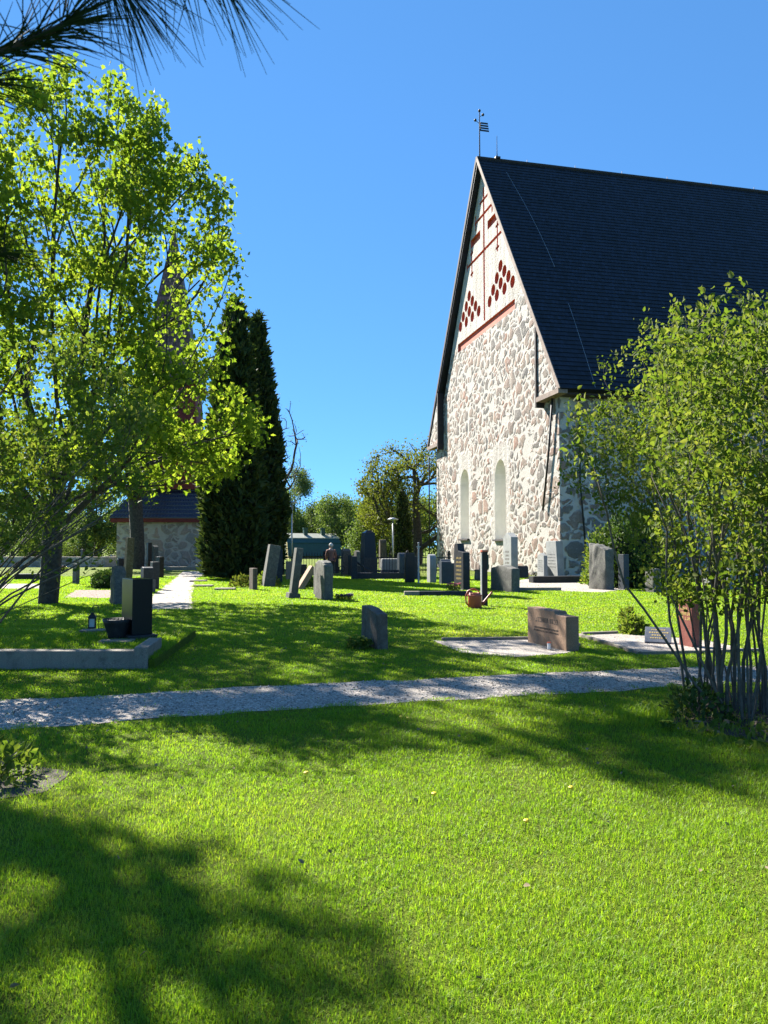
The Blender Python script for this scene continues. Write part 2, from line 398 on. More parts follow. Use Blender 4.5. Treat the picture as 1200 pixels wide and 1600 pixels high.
M['mossy'] = granite('mossy_brown_granite', (0.11, 0.085, 0.045), 0.4, 0.9, 0.4)
M['red_granite'] = granite('red_granite', (0.20, 0.062, 0.045), 0.45, 0.5, 0.05)
M['kerb'] = granite('kerb_granite', (0.23, 0.195, 0.155), 0.6, 0.85, 0.5)
M['gold'] = plain('gold_lettering', (0.55, 0.40, 0.14), 0.45, 0.2, 30)
M['engrave'] = plain('engraved_letters', (0.085, 0.065, 0.05), 0.9, 0.3, 30)
M['grey_letters'] = plain('grey_letters', (0.17, 0.175, 0.175), 0.9, 0.2, 30)
M['white_letters'] = plain('white_letters', (0.6, 0.6, 0.57), 0.8, 0.2, 30)
M['can_red'] = plain('red_plastic', (0.42, 0.085, 0.045), 0.45, 0.15, 6)
M['white_paint'] = plain('white_paint', (0.72, 0.71, 0.68), 0.6, 0.08, 6)
M['yellow_wall'] = plain('yellow_boarding', (0.46, 0.37, 0.16), 0.8, 0.12, 4)
M['green_roof'] = plain('green_sheet_roof', (0.018, 0.062, 0.05), 0.5, 0.2, 2)
M['pale_roof'] = plain('grey_green_roof', (0.26, 0.27, 0.21), 0.6, 0.15, 2)
M['glass'] = plain('dark_glass', (0.05, 0.06, 0.07), 0.08, 0.1, 2)
M['lantern_glass'] = plain('frosted_lantern_glass', (0.55, 0.66, 0.64), 0.2, 0.1, 20)
M['pink_flower'] = plain('pink_petals', (0.60, 0.10, 0.16), 0.6, 0.4, 40)
M['violet_flower'] = plain('violet_petals', (0.045, 0.025, 0.16), 0.6, 0.5, 40)
M['yellow_flower'] = plain('yellow_petals', (0.72, 0.50, 0.02), 0.6, 0.15, 40)
M['skin'] = plain('skin', (0.42, 0.25, 0.18), 0.6, 0.1, 20)
M['jacket'] = plain('brown_red_jacket', (0.21, 0.085, 0.06), 0.85, 0.2, 10)
M['trousers'] = plain('dark_trousers', (0.04, 0.038, 0.04), 0.9, 0.2, 10)
M['white_hair'] = plain('white_hair', (0.62, 0.60, 0.57), 0.8, 0.15, 30)
M['dry_leaf'] = plain('dry_leaf', (0.20, 0.145, 0.085), 0.9, 0.5, 30)

# ------------------------------------------------------------------ ground, paths, beds
def inpoly(P, poly):
    x, y = P[:, 0], P[:, 1]; c = np.zeros(len(P), bool); n = len(poly)
    for i in range(n):
        x1, y1 = poly[i][0], poly[i][1]; x2, y2 = poly[i - 1][0], poly[i - 1][1]
        c ^= ((y1 > y) != (y2 > y)) & (x < (x2 - x1) * (y - y1) / ((y2 - y1) if y2 != y1 else 1e-9) + x1)
    return c
def sheet(name, poly, z, mat, kind='structure', wob=0.0, step=0.25):
    pts = []
    for i in range(len(poly)):
        a = Vector(poly[i][:2]); b = Vector(poly[(i + 1) % len(poly)][:2]); n = max(1, int((b - a).length / step)) if wob else 1
        for k in range(n):
            p = a.lerp(b, k / n)
            if wob: p += Vector((mnoise.noise(Vector((p.x * 2, p.y * 2, 3))), mnoise.noise(Vector((p.x * 2, p.y * 2, 9))))) * wob
            pts.append((p.x, p.y))
    me = bpy.data.meshes.new(name); bm = bmesh.new()
    f = bm.faces.new([bm.verts.new((x, y, z)) for x, y in pts])
    if f.normal.z < 0: f.normal_flip()
    bmesh.ops.triangulate(bm, faces=bm.faces); bm.normal_update()
    for f in bm.faces:
        if f.normal.z < 0: f.normal_flip()
    bm.to_mesh(me); bm.free()
    o = link(name, me, mat)
    if kind: o['kind'] = kind
    return o, pts
gm = MB(); gm.add([(-900, -60, 0), (900, -60, 0), (900, 1600, 0), (-900, 1600, 0)], [(0, 1, 2, 3)])
gnd = gm.build('ground', M['turf']); gnd['kind'] = 'structure'

path_top = [G(x, y) for x, y in ((-500, 1118), (0, 1094), (180, 1086), (400, 1073), (600, 1064), (800, 1055), (950, 1048), (1065, 1043), (1400, 1036))]
path_bot = [G(x, y) for x, y in ((1500, 1052), (1250, 1062), (1065, 1073), (900, 1084), (700, 1094), (480, 1108), (240, 1124), (0, 1142), (-400, 1172))]
_, PATH = sheet('gravel_path', path_top + path_bot, 0.004, M['gravel'], wob=0.09)
tower_path = [G(x, y) for x, y in ((286, 893), (322, 893), (306, 908), (300, 930), (300, 952), (205, 953), (232, 934), (262, 912))]
_, TPATH = sheet('path_to_bell_tower', tower_path, 0.004, M['gravel'], wob=0.06)
yard = [G(x, y) for x, y in ((795, 921), (800, 908), (835, 903), (905, 911), (955, 916), (985, 921), (940, 926), (880, 924))]
_, YARD = sheet('gravel_yard', yard, 0.004, M['gravel'], wob=0.1)
PLOT1 = [G(x, y) for x, y in ((676, 1001), (845, 999), (905, 1014), (880, 1022), (800, 1027), (720, 1020))]
sheet('gravel_grave_bed', PLOT1, 0.006, M['gravel'], wob=0.04)
PLOT2 = [G(x, y) for x, y in ((905, 993), (965, 990), (1100, 1000), (1180, 1018), (1000, 1024), (950, 1007))]
sheet('pale_gravel_grave_bed', PLOT2, 0.006, M['gravel'], wob=0.02)
PINK = [G(x, y) for x, y in ((100, 934), (118, 922), (178, 922), (176, 935))]
sheet('pink_gravel_bed', PINK, 0.005, M['pink_gravel'], wob=0.05)
LEFTBED = [G(x, y) for x, y in ((-120, 921), (-100, 913), (75, 912), (70, 920))]
sheet('pale_gravel_strip', LEFTBED, 0.005, M['gravel'], wob=0.05)
SOIL1 = [(-3.4, 5.75), (-2.75, 5.85), (-2.2, 5.55), (-2.25, 5.1), (-2.6, 4.85), (-3.4, 4.9)]
sheet('soil_bed', SOIL1, 0.005, M['soil'], wob=0.1)
SOIL2 = [(2.6, 7.0), (2.9, 7.7), (3.4, 8.4), (4.6, 8.6), (5.6, 8.0), (5.6, 6.3), (4.2, 6.0), (3.2, 6.25)]
sheet('soil_under_lilac', SOIL2, 0.005, M['soil'], wob=0.12)

# raised grave plot at the left, inside its kerb
KC = G(243, 1046)                        # outer corner of the kerb
BEDZ = 0.13
BED = [(-9.5, KC.y + 0.02), (KC.x - 0.02, KC.y + 0.02), (KC.x - 0.35, KC.y + 3.6), (-9.5, KC.y + 3.3)]
bm_ = MB(); bm_.prism(BED, -0.05, BEDZ, 'z'); o = bm_.build('raised_grave_plot', M['turf'], bevel=0.03); o['kind'] = 'structure'

def vnoise(P, s, seed=0):
    r = np.random.default_rng(seed); T = r.random((64, 64)); q = P[:, :2] * s
    i = np.floor(q).astype(int); f = q - i; f = f * f * (3 - 2 * f)
    a = T[i[:, 0] % 64, i[:, 1] % 64]; b = T[(i[:, 0] + 1) % 64, i[:, 1] % 64]; c = T[i[:, 0] % 64, (i[:, 1] + 1) % 64]; d = T[(i[:, 0] + 1) % 64, (i[:, 1] + 1) % 64]
    return (a * (1 - f[:, 0]) + b * f[:, 0]) * (1 - f[:, 1]) + (c * (1 - f[:, 0]) + d * f[:, 0]) * f[:, 1]
# ------------------------------------------------------------------ grass: blades on the lawn, denser near the camera
def blades(P, h, w, seed, rmul=None, lean=0.75):
    r = np.random.default_rng(seed); n = len(P)
    a = r.random(n) * 2 * np.pi; l = lean * (0.35 + r.random(n)) ; b = a + np.pi / 2 + r.normal(0, 0.5, n)
    dx = np.cos(a) * l; dy = np.sin(a) * l; wx = np.cos(b) * w / 2; wy = np.sin(b) * w / 2
    V = np.zeros((n, 5, 3), np.float32); z0 = P[:, 2] - 0.004
    V[:, 0] = np.stack([P[:, 0] - wx, P[:, 1] - wy, z0], 1); V[:, 1] = np.stack([P[:, 0] + wx, P[:, 1] + wy, z0], 1)
    mx = P[:, 0] + dx * h * 0.35; my = P[:, 1] + dy * h * 0.35; mz = z0 + h * 0.62
    V[:, 2] = np.stack([mx + wx * 0.8, my + wy * 0.8, mz], 1); V[:, 3] = np.stack([mx - wx * 0.8, my - wy * 0.8, mz], 1)
    V[:, 4] = np.stack([P[:, 0] + dx * h, P[:, 1] + dy * h, z0 + h * (1.02 - 0.25 * l)], 1)
    base = (np.arange(n) * 5)[:, None]
    F = np.concatenate([base + [0, 1, 2], base + [0, 2, 3], base + [3, 2, 4]], 1).reshape(-1, 3)
    rn = r.random(n) if rmul is None else np.clip(r.random(n) * 0.75 + rmul, 0, 1)
    return V.reshape(-1, 3), F, np.repeat(rn, 3)
N = 1100000
u = rng.random(N); dmin, dmax = 2.1, 42.0
d = (math.sqrt(dmin) + u * (math.sqrt(dmax) - math.sqrt(dmin))) ** 2
lat = (rng.random(N) * 2 - 1) * (0.60 * d + 0.4)
P = np.stack([lat, d, np.zeros(N)], 1)
keep = np.ones(N, bool)
EN = P + np.stack([vnoise(P, 6, 8) - .5, vnoise(P, 6, 9) - .5, np.zeros(N)], 1) * .34 + np.stack([rng.normal(0, .03, N), rng.normal(0, .03, N), np.zeros(N)], 1)
weedy = (rng.random(N) < 0.012) & (vnoise(P, 3, 11) > .6)          # weeds standing in the gravel
for poly in (PATH, TPATH, YARD, PLOT1, PLOT2, PINK, LEFTBED): keep &= ~inpoly(EN, poly) | weedy
for poly, pr in ((SOIL1, .5), (SOIL2, .8)): keep &= ~(inpoly(P, poly) & (rng.random(N) < pr))
bedm = inpoly(P, BED); P[bedm, 2] = BEDZ
cl = vnoise(P, 9, 1) * 0.5 + vnoise(P, 2.3, 2) * 0.5
keep &= rng.random(N) < 0.45 + 0.9 * cl
P = P[keep]; cl = cl[keep]; d = d[keep]; bedm = bedm[keep]; n = len(P)
h = (0.012 + 0.028 * cl + 0.016 * rng.random(n)) * np.clip(1.0 + (d - 12) * 0.02, 1, 1.6)
h[bedm] *= 1.9
edge = np.exp(-((P[:, 0] - 2.75) ** 2 / 0.5 + (P[:, 1] - 7.35) ** 2 / 0.22)); h *= 1 + 3.2 * edge * rng.random(n)
w = np.maximum(0.0026, d * 0.00065) * (0.7 + 0.6 * rng.random(n))
broad = rng.random(n) < (0.008 + 0.14 * (vnoise(P, 1.7, 14) > .68)) * (d < 11); w[broad] *= 3.0; h[broad] *= 0.6      # clover and other broad-leaved patches
yel = 0.28 * (vnoise(P, 1.1, 5) - 0.35) + 0.22 * (vnoise(P, 5, 6) - 0.5)
yel += 0.20 * (vnoise(P, 0.45, 15) - .5); yel[broad] -= .3
yel += 0.30 * np.exp(-((P[:, 0] - 1.6) ** 2 / 1.2 + (P[:, 1] - 13.9) ** 2 / 0.8))        # yellower strip behind the gravel bed
V, F, rn = blades(P, h, w, 3, yel)
lawn = link('lawn_grass', fast_mesh('lawn_grass', V, F, rn), M['blade']); tag(lawn, 'short mown green grass covering the churchyard lawn', 'grass', kind='stuff')
# loose stones on the near path
Nst = 16000
sp_ = np.stack([rng.uniform(-7, 7, Nst), rng.uniform(6.2, 11.5, Nst), np.zeros(Nst)], 1); sp_ = sp_[inpoly(sp_, PATH)]
ns = len(sp_); oc = np.array([[1, 0, 0], [0, 1, 0], [-1, 0, 0], [0, -1, 0], [0, 0, 1], [0, 0, -0.5]], np.float32)
sz = rng.uniform(0.006, 0.017, ns)[:, None, None] * rng.uniform(0.6, 1.2, (ns, 6, 1)); V = oc[None] * sz; ang = rng.random(ns) * 6.28
cx_, sx_ = np.cos(ang), np.sin(ang); V = np.stack([V[..., 0] * cx_[:, None] - V[..., 1] * sx_[:, None], V[..., 0] * sx_[:, None] + V[..., 1] * cx_[:, None], V[..., 2] * 0.8], 2) + sp_[:, None, :] + [0, 0, 0.008]
F0 = np.array([[0, 1, 4], [1, 2, 4], [2, 3, 4], [3, 0, 4], [1, 0, 5], [2, 1, 5], [3, 2, 5], [0, 3, 5]])
F = (np.arange(ns)[:, None, None] * 6 + F0[None]).reshape(-1, 3)
def pebble():
    t = NT('pebble'); a = t.attr('rnd'); t.bsdf(t.ramp(a, [(0, (0.15, 0.13, 0.115)), (0.5, (0.37, 0.33, 0.285)), (1, (0.58, 0.53, 0.47))]), 0.85, 0.3); return t.mat
o = link('path_gravel', fast_mesh('path_gravel', V, F, np.repeat(rng.random(ns), 8)), pebble()); tag(o, 'loose grey gravel stones lying on the path', 'gravel', kind='stuff')

# ------------------------------------------------------------------ plants and trees
LEAF = {
    'maple': ([(0, 0.4, 0), (0, 0, -.02), (.28, .02, .05), (.22, .25, .03), (.52, .42, .10), (.27, .55, .04), (.22, .72, .05), (0, 1.0, -.06), (-.22, .72, .05), (-.27, .55, .04), (-.52, .42, .10), (-.22, .25, .03), (-.28, .02, .05)],
              [(0, i, i % 12 + 1) for i in range(1, 13)]),
    'oval': ([(0, 0, 0), (.27, .3, .09), (.24, .65, .08), (0, 1, -.05), (-.24, .65, .08), (-.27, .3, .09)], [(0, 1, 2), (0, 2, 3), (0, 3, 4), (0, 4, 5)]),
    'spray': ([(0, 0, 0), (.22, .35, .05), (.12, .75, .0), (0, 1, -.05), (-.14, .7, .03), (-.2, .3, -.04)], [(0, 1, 2), (0, 2, 3), (0, 3, 4), (0, 4, 5)]),
    'diamond': ([(0, 0, 0), (.36, .5, .1), (0, 1, 0), (-.36, .5, .1)], [(0, 1, 2), (0, 2, 3)]),
    'strap': ([(-.05, 0, 0), (.05, 0, 0), (.06, .5, .06), (-.06, .5, .06), (0, 1, -.1)], [(0, 1, 2), (0, 2, 3), (3, 2, 4)]),
}
def leaves(name, C, size, shape, mat, parent, r, up=0.5, hang=0.0, outdir=None, jit=0.3):
    C = np.asarray(C, np.float32); n = len(C); T, Fs = LEAF[shape]; T = np.array(T, np.float32); Fs = np.array(Fs)
    nv = r.normal(size=(n, 3)); nv /= np.linalg.norm(nv, axis=1)[:, None]; nv[:, 2] = nv[:, 2] * (1 - up) + up * np.abs(nv[:, 2]) + up * 0.6
    nv /= np.linalg.norm(nv, axis=1)[:, None]
    tv = r.normal(size=(n, 3)) if outdir is None else outdir + r.normal(size=(n, 3)) * 0.35
    tv[:, 2] -= hang
    tv -= nv * np.sum(tv * nv, 1)[:, None]; tv /= np.linalg.norm(tv, axis=1)[:, None] + 1e-9
    bv = np.cross(nv, tv); s = size * (1 - jit + 2 * jit * r.random(n))
    V = C[:, None, :] + s[:, None, None] * (T[None, :, 0:1] * bv[:, None, :] + T[None, :, 1:2] * tv[:, None, :] + T[None, :, 2:3] * nv[:, None, :])
    F = (np.arange(n)[:, None, None] * len(T) + Fs[None]).reshape(-1, 3)
    return link(name, fast_mesh(name, V, F, np.repeat(r.random(n), len(Fs))), mat, parent)
def grow(seeds, pts, bf=0.35):
    # seeds: list of (pos, parent). Greedy spanning tree that balances wire length and path length
    pts = np.asarray(pts, float); n0 = len(seeds); n = n0 + len(pts)
    pos = np.zeros((n, 3)); par = np.full(n, -1); path = np.zeros(n)
    for i, (p, q) in enumerate(seeds):
        pos[i] = p; par[i] = q
        if q >= 0: path[i] = path[q] + np.linalg.norm(pos[i] - pos[q])
    cost = np.full(len(pts), 1e9); best = np.zeros(len(pts), int)
    for i in range(n0):
        c = np.linalg.norm(pts - pos[i], axis=1) + bf * path[i] + 0.6 * np.maximum(0, pos[i, 2] - pts[:, 2])
        m = c < cost; cost[m] = c[m]; best[m] = i
    alive = np.ones(len(pts), bool)
    for k in range(n0, n):
        j = int(np.argmin(np.where(alive, cost, 1e9))); alive[j] = False
        pos[k] = pts[j]; par[k] = best[j]; path[k] = path[best[j]] + np.linalg.norm(pos[k] - pos[best[j]])
        c = np.linalg.norm(pts - pos[k], axis=1) + bf * path[k] + 0.4 * np.maximum(0, pos[k, 2] - pts[:, 2])
        m = c < cost; cost[m] = c[m]; best[m] = k
    return pos, par, n0
def radii(pos, par, R0, rmin, e=2.3):
    n = len(pos); kids = np.zeros(n)
    acc = np.zeros(n); order = range(n - 1, -1, -1)
    # seeds come first, parents always before children
    for i in order:
        if acc[i] == 0: acc[i] = 1.0
        if par[i] >= 0: acc[par[i]] += acc[i]
    return np.maximum(rmin, R0 * (acc / acc.max()) ** (1 / e)), acc
def wood(name, pos, par, rad, acc, n0, mat, parent, smooth=2, thick=0.0):
    n = len(pos); kids = [[] for _ in range(n)]
    for i in range(n):
        if par[i] >= 0: kids[par[i]].append(i)
    main = [max(k, key=lambda j: acc[j]) if k else -1 for k in kids]
    for _ in range(smooth):
        q = pos.copy()
        for i in range(n0, n):
            a = pos[par[i]] if par[i] >= 0 else pos[i]; b = pos[main[i]] if main[i] >= 0 else pos[i]
            q[i] = 0.5 * pos[i] + 0.25 * (a + b)
        pos = q
    mb = MB(); done = np.zeros(n, bool)
    for i in range(n):
        if done[i]: continue
        if par[i] >= 0 and main[par[i]] == i and done[par[i]]: pass
        ch = [i]; done[i] = True
        while main[ch[-1]] >= 0 and not done[main[ch[-1]]]:
            ch.append(main[ch[-1]]); done[ch[-1]] = True
        pts = [pos[c] for c in ch]; rr = [rad[c] for c in ch]
        if par[i] >= 0: pts = [pos[par[i]]] + pts; rr = [min(rad[par[i]], rr[0] * 1.15)] + rr
        if len(pts) < 2: continue
        rr[-1] *= 0.5
        k = 10 if rr[0] > 0.09 else 6 if rr[0] > 0.03 else 5 if rr[0] > 0.012 else 3
        mb.tube(pts, rr, k, cap=False)
    me = bpy.data.meshes.new(name); me.from_pydata(mb.v, [], mb.f); me.polygons.foreach_set('use_smooth', [True] * len(mb.f)); me.update()
    return link(name, me, mat, parent), pos
def crown_points(n, prof, cxy, r, lump=0.0, seed=0.0, out=0.65, lf=0.45, ysc=1.0, xmin=-99):
    zs = [p[0] for p in prof]; rs = [p[1] for p in prof]; P = []; wmax = max(rs) ** 2
    while len(P) < n:
        z = r.uniform(zs[0], zs[-1]); R0 = np.interp(z, zs, rs)
        if r.random() > R0 * R0 / wmax: continue
        a = r.uniform(0, 2 * math.pi); q = R0 * r.random() ** (0.5 * out)
        p = Vector((cxy[0] + q * math.cos(a), cxy[1] + q * math.sin(a) * ysc, z))
        if p.x < xmin: continue
        if lump and mnoise.noise(p * lf + Vector((seed, seed, seed))) < lump * r.random() - 0.15: continue
        P.append(p)
    return np.array(P)
def leafspots(pos, acc, n0, per, spread, r, maxacc=4):
    idx = [i for i in range(n0, len(pos)) if acc[i] <= maxacc]
    base = np.repeat(pos[idx], per, axis=0)
    return base + r.normal(size=base.shape) * spread

def deciduous(name, label, base, seeds, pts, R0, rmin, leafmat, leafshape, leafsize, per, spread, barkmat, bf=0.35, group=None, cat='tree', seed=1, maxacc=4, up=0.35, hang=0.5, extra=None, e=2.3):
    r = np.random.default_rng(seed)
    t = thing(name, label, cat, base, group=group)
    pos, par, n0 = grow(seeds, pts, bf); rad, acc = radii(pos, par, R0, rmin, e)
    w_, pos = wood('trunk' if cat == 'tree' else 'stems', pos, par, rad, acc, n0, barkmat, t)
    if per:
        C = leafspots(pos, acc, n0, per, spread, r, maxacc)
        leaves('crown' if cat == 'tree' else 'foliage', C, leafsize, leafshape, leafmat, t, r, up, hang)
    return t

# --- the big maple at the left
mb0 = G(75, 943)
prof = [(3.1, 2.6), (3.7, 4.6), (4.6, 5.9), (5.6, 5.6), (7, 4.7), (8, 4.7), (9.5, 5.4), (11, 5.0), (13, 4.0), (15, 2.3), (16, .7)]
pts = crown_points(2900, prof, (0.35, 0.2), rng, 0.6, 3.1, 0.65, 0.75, ysc=0.85, xmin=-4.4)
pts = np.array([p for p in pts if p[0] > -4.4 + max(0, p[2] - 9) * .45])
# crown points dropped where they would shade the tan headstone and the lawn behind it
cotE = 1 / math.tan(SUN_EL); gx_ = mb0.x + pts[:, 0] + pts[:, 2] * cotE * math.cos(SUN_AZ); gy_ = mb0.y + pts[:, 1] - pts[:, 2] * cotE * math.sin(SUN_AZ)
pts = pts[~((gx_ > 1.0) & (gx_ < 3.6) & (gy_ > 11.2) & (gy_ < 17.5) & (rng.random(len(pts)) < .78))]
seeds = [((0, 0, 0), -1), ((0.06, 0, .9), 0), ((.12, -.05, 2.0), 1), ((.22, -.05, 3.2), 2), ((.40, 0, 4.4), 3), ((.62, .1, 5.8), 4), ((.8, .2, 7.4), 5), ((1.0, .2, 9.4), 6),
         ((-.25, .1, 4.4), 3), ((-.9, .3, 6.0), 8), ((-1.4, .4, 7.8), 9), ((.3, -.4, 5.8), 4), ((.3, -.8, 8.0), 11), ((1.1, -.1, 5.8), 4), ((1.9, -.1, 7.4), 13), ((2.7, 0, 9.2), 14)]
deciduous('maple_tree', 'tall maple with bright green spring leaves leaning over the left of the churchyard', mb0, seeds, pts, 0.28, 0.008, M['maple_leaf'], 'maple', 0.155, 15, 0.17, M['bark'], 0.55, seed=11, e=1.95)
# --- second maple whose dark trunk stands before the bell tower
b2 = G(214, 889)
pts = crown_points(420, [(5.5, 2.2), (8, 3.6), (11, 3.6), (14, 2.6), (16, 1.0)], (-1.0, 0), rng, 0.5, 7.0, 0.6)
seeds = [((0, 0, 0), -1), ((0.05, 0, 1.2), 0), ((-.05, 0, 3), 1), ((-.2, 0, 5), 2), ((-.3, 0, 7.5), 3), ((-.5, 0, 10), 4)]
deciduous('maple_tree', 'maple with a thick dark trunk standing in front of the bell tower', b2, seeds, pts, 0.50, 0.015, M['maple_leaf'], 'diamond', 0.24, 18, 0.4, M['dark_bark'], 0.3, seed=12)
# --- maple just left of the view: throws the shade on the near lawn
pts = crown_points(340, [(7.8, .7), (9, 1.35), (10.2, 1.5), (11.2, 1.1), (12, 0.4)], (0, 0), rng, 0.4, 9.0, 0.6)
seeds = [((0, 0, 0), -1), ((0.05, 0, 1.5), 0), ((.1, 0, 3.5), 1), ((.05, 0, 5.5), 2), ((.1, .1, 7.5), 3), ((.0, 0, 10), 4)]
deciduous('maple_tree', 'maple rising at the left edge of the view, nearer than the other maples', (-9.75, 12.75, 0), seeds, pts, 0.14, 0.008, M['maple_leaf'], 'maple', 0.13, 7, 0.2, M['bark'], 0.3, seed=13)

# --- lilac at the right: many stems from one stool
def shrub(name, label, base, stems, prof, cxy, npts, leafsize, per, spread, seed, extra=(), rst=0.022, lump=0.4, keepf=None, leafmat='lilac_leaf', bf=0.5, ysc=1.0):
    r = np.random.default_rng(seed); seeds = []
    for (x0, y0, dx, dy, hh) in stems:
        b = len(seeds); q = -1; nseg = 5
        for k in range(nseg + 1):
            f = k / nseg; wob = 0.07 * math.sin(f * 8 + x0 * 23 + y0 * 31) * (0.3 + f)
            seeds.append(((x0 + dx * f ** 1.4 + wob, y0 + dy * f ** 1.4, hh * f), q)); q = len(seeds) - 1
    for ch in extra:
        q = -1
        for p in ch: seeds.append((p, q)); q = len(seeds) - 1
    pts = crown_points(npts, prof, cxy, r, lump, seed * 1.3, 0.6, 0.8, ysc=ysc)
    if keepf is not None: pts = np.array([p for p in pts if keepf(p)])
    t = thing(name, label, 'shrub', base)
    pos, par, n0 = grow(seeds, pts, bf); rad, acc = radii(pos, par, rst, 0.0028, 2.2)
    for i in range(n0):                                   # stems keep a girth of their own and taper
        q = i
        while par[q] >= 0: q = par[q]
        rad[i] = max(rad[i] * 0.6, rst * (0.55 + 0.6 * ((q * 37) % 11) / 11) * (1 - 0.5 * min(1, pos[i, 2] / 3)))
    w_, pos = wood('stems', pos, par, rad, acc, n0, M['twig'], t, 1)
    C = leafspots(pos, acc, n0, per, spread, r, 6)
    leaves('foliage', C, leafsize, 'oval', M[leafmat], t, r, 0.25, 0.0, jit=0.45)
    return t
LB = Vector((3.55, 7.5, 0))
rs = np.random.default_rng(21); stems = []
for k in range(46):
    a = rs.uniform(0, 6.283); q = 0.62 * math.sqrt(rs.random()); x0, y0 = q * math.cos(a) * 1.15, q * math.sin(a)
    stems.append((x0, y0, x0 * rs.uniform(0.1, 1.0) + rs.normal(0.1, .26), y0 * rs.uniform(.2, 1.2) + rs.normal(0, .25), rs.uniform(1.9, 3.0)))
sweep = [at(px, py, 7.25) - LB for px, py in ((1128, 1118), (1080, 1060), (1040, 1000), (1005, 950), (975, 912), (960, 860), (948, 800), (930, 735))]
sweep2 = [at(px, py, 7.2) - LB for px, py in ((1140, 1118), (1095, 1030), (1062, 960), (1048, 930))]
sweep[0].z = 0; sweep2[0].z = 0
def lil_keep(p):
    # the crown is domed: low at its left, full height over the stool
    x = p[0] + LB.x; y = p[1] + LB.y
    t_ = x / y * 7.5
    if t_ < 1.72: return False
    top = np.interp(t_, [1.5, 1.75, 1.9, 2.25, 2.5, 2.9, 3.45, 4.4], [2.5, 2.95, 3.2, 3.5, 3.8, 3.98, 4.15, 4.35]) - EYE
    return p[2] < EYE + top * y / 7.5 - 0.05 + 0.10 * math.sin(x * 9 + p[1] * 4)
shrub('lilac_bush', 'large lilac bush with many bare grey stems and fresh green leaves at the right', LB, stems,
      [(1.05, 1.1), (1.6, 2.0), (2.4, 2.7), (3.2, 2.8), (3.9, 2.4), (4.35, 1.8), (4.7, 1.4)], (0.45, 0.1), 4300, 0.050, 17, 0.055, 22, (sweep, sweep2), 0.018, keepf=lil_keep)
# --- shrub at the left edge
LS = Vector((-6.1, 10.4, 0)); stems = []
for k in range(44):
    a = rs.uniform(0, 6.283); q = 0.3 * math.sqrt(rs.random()); x0, y0 = q * math.cos(a), q * math.sin(a)
    stems.append((x0, y0, rs.uniform(-.4, 2.6), rs.uniform(-.5, .5), rs.uniform(1.5, 3.0)))
low = [(0.1, -.2, 0), (.6, -.4, .35), (1.2, -.5, .75), (1.7, -.5, .98), (2.2, -.5, 1.2)]
low2 = [(0.2, 0, 0), (.9, -.1, .5), (1.4, -.1, 1.15), (2.0, 0, 2.0)]
shrub('lilac_bush', 'loose lilac shrub with arching dark twigs and sparse leaves at the left edge', LS, stems,
      [(0.9, 1.2), (1.6, 2.0), (2.6, 2.5), (3.4, 2.4), (4.0, 1.9), (4.5, 0.9)], (1.25, 0), 1800, 0.072, 9, 0.09, 23, (low, low2), 0.016, ysc=.4, keepf=lambda p: 600 + 1200 * (p[0] + LS.x) / (p[1] + LS.y) < (215 if p[2] > 2.2 else 150) + 20 * math.sin(p[2] * 6))

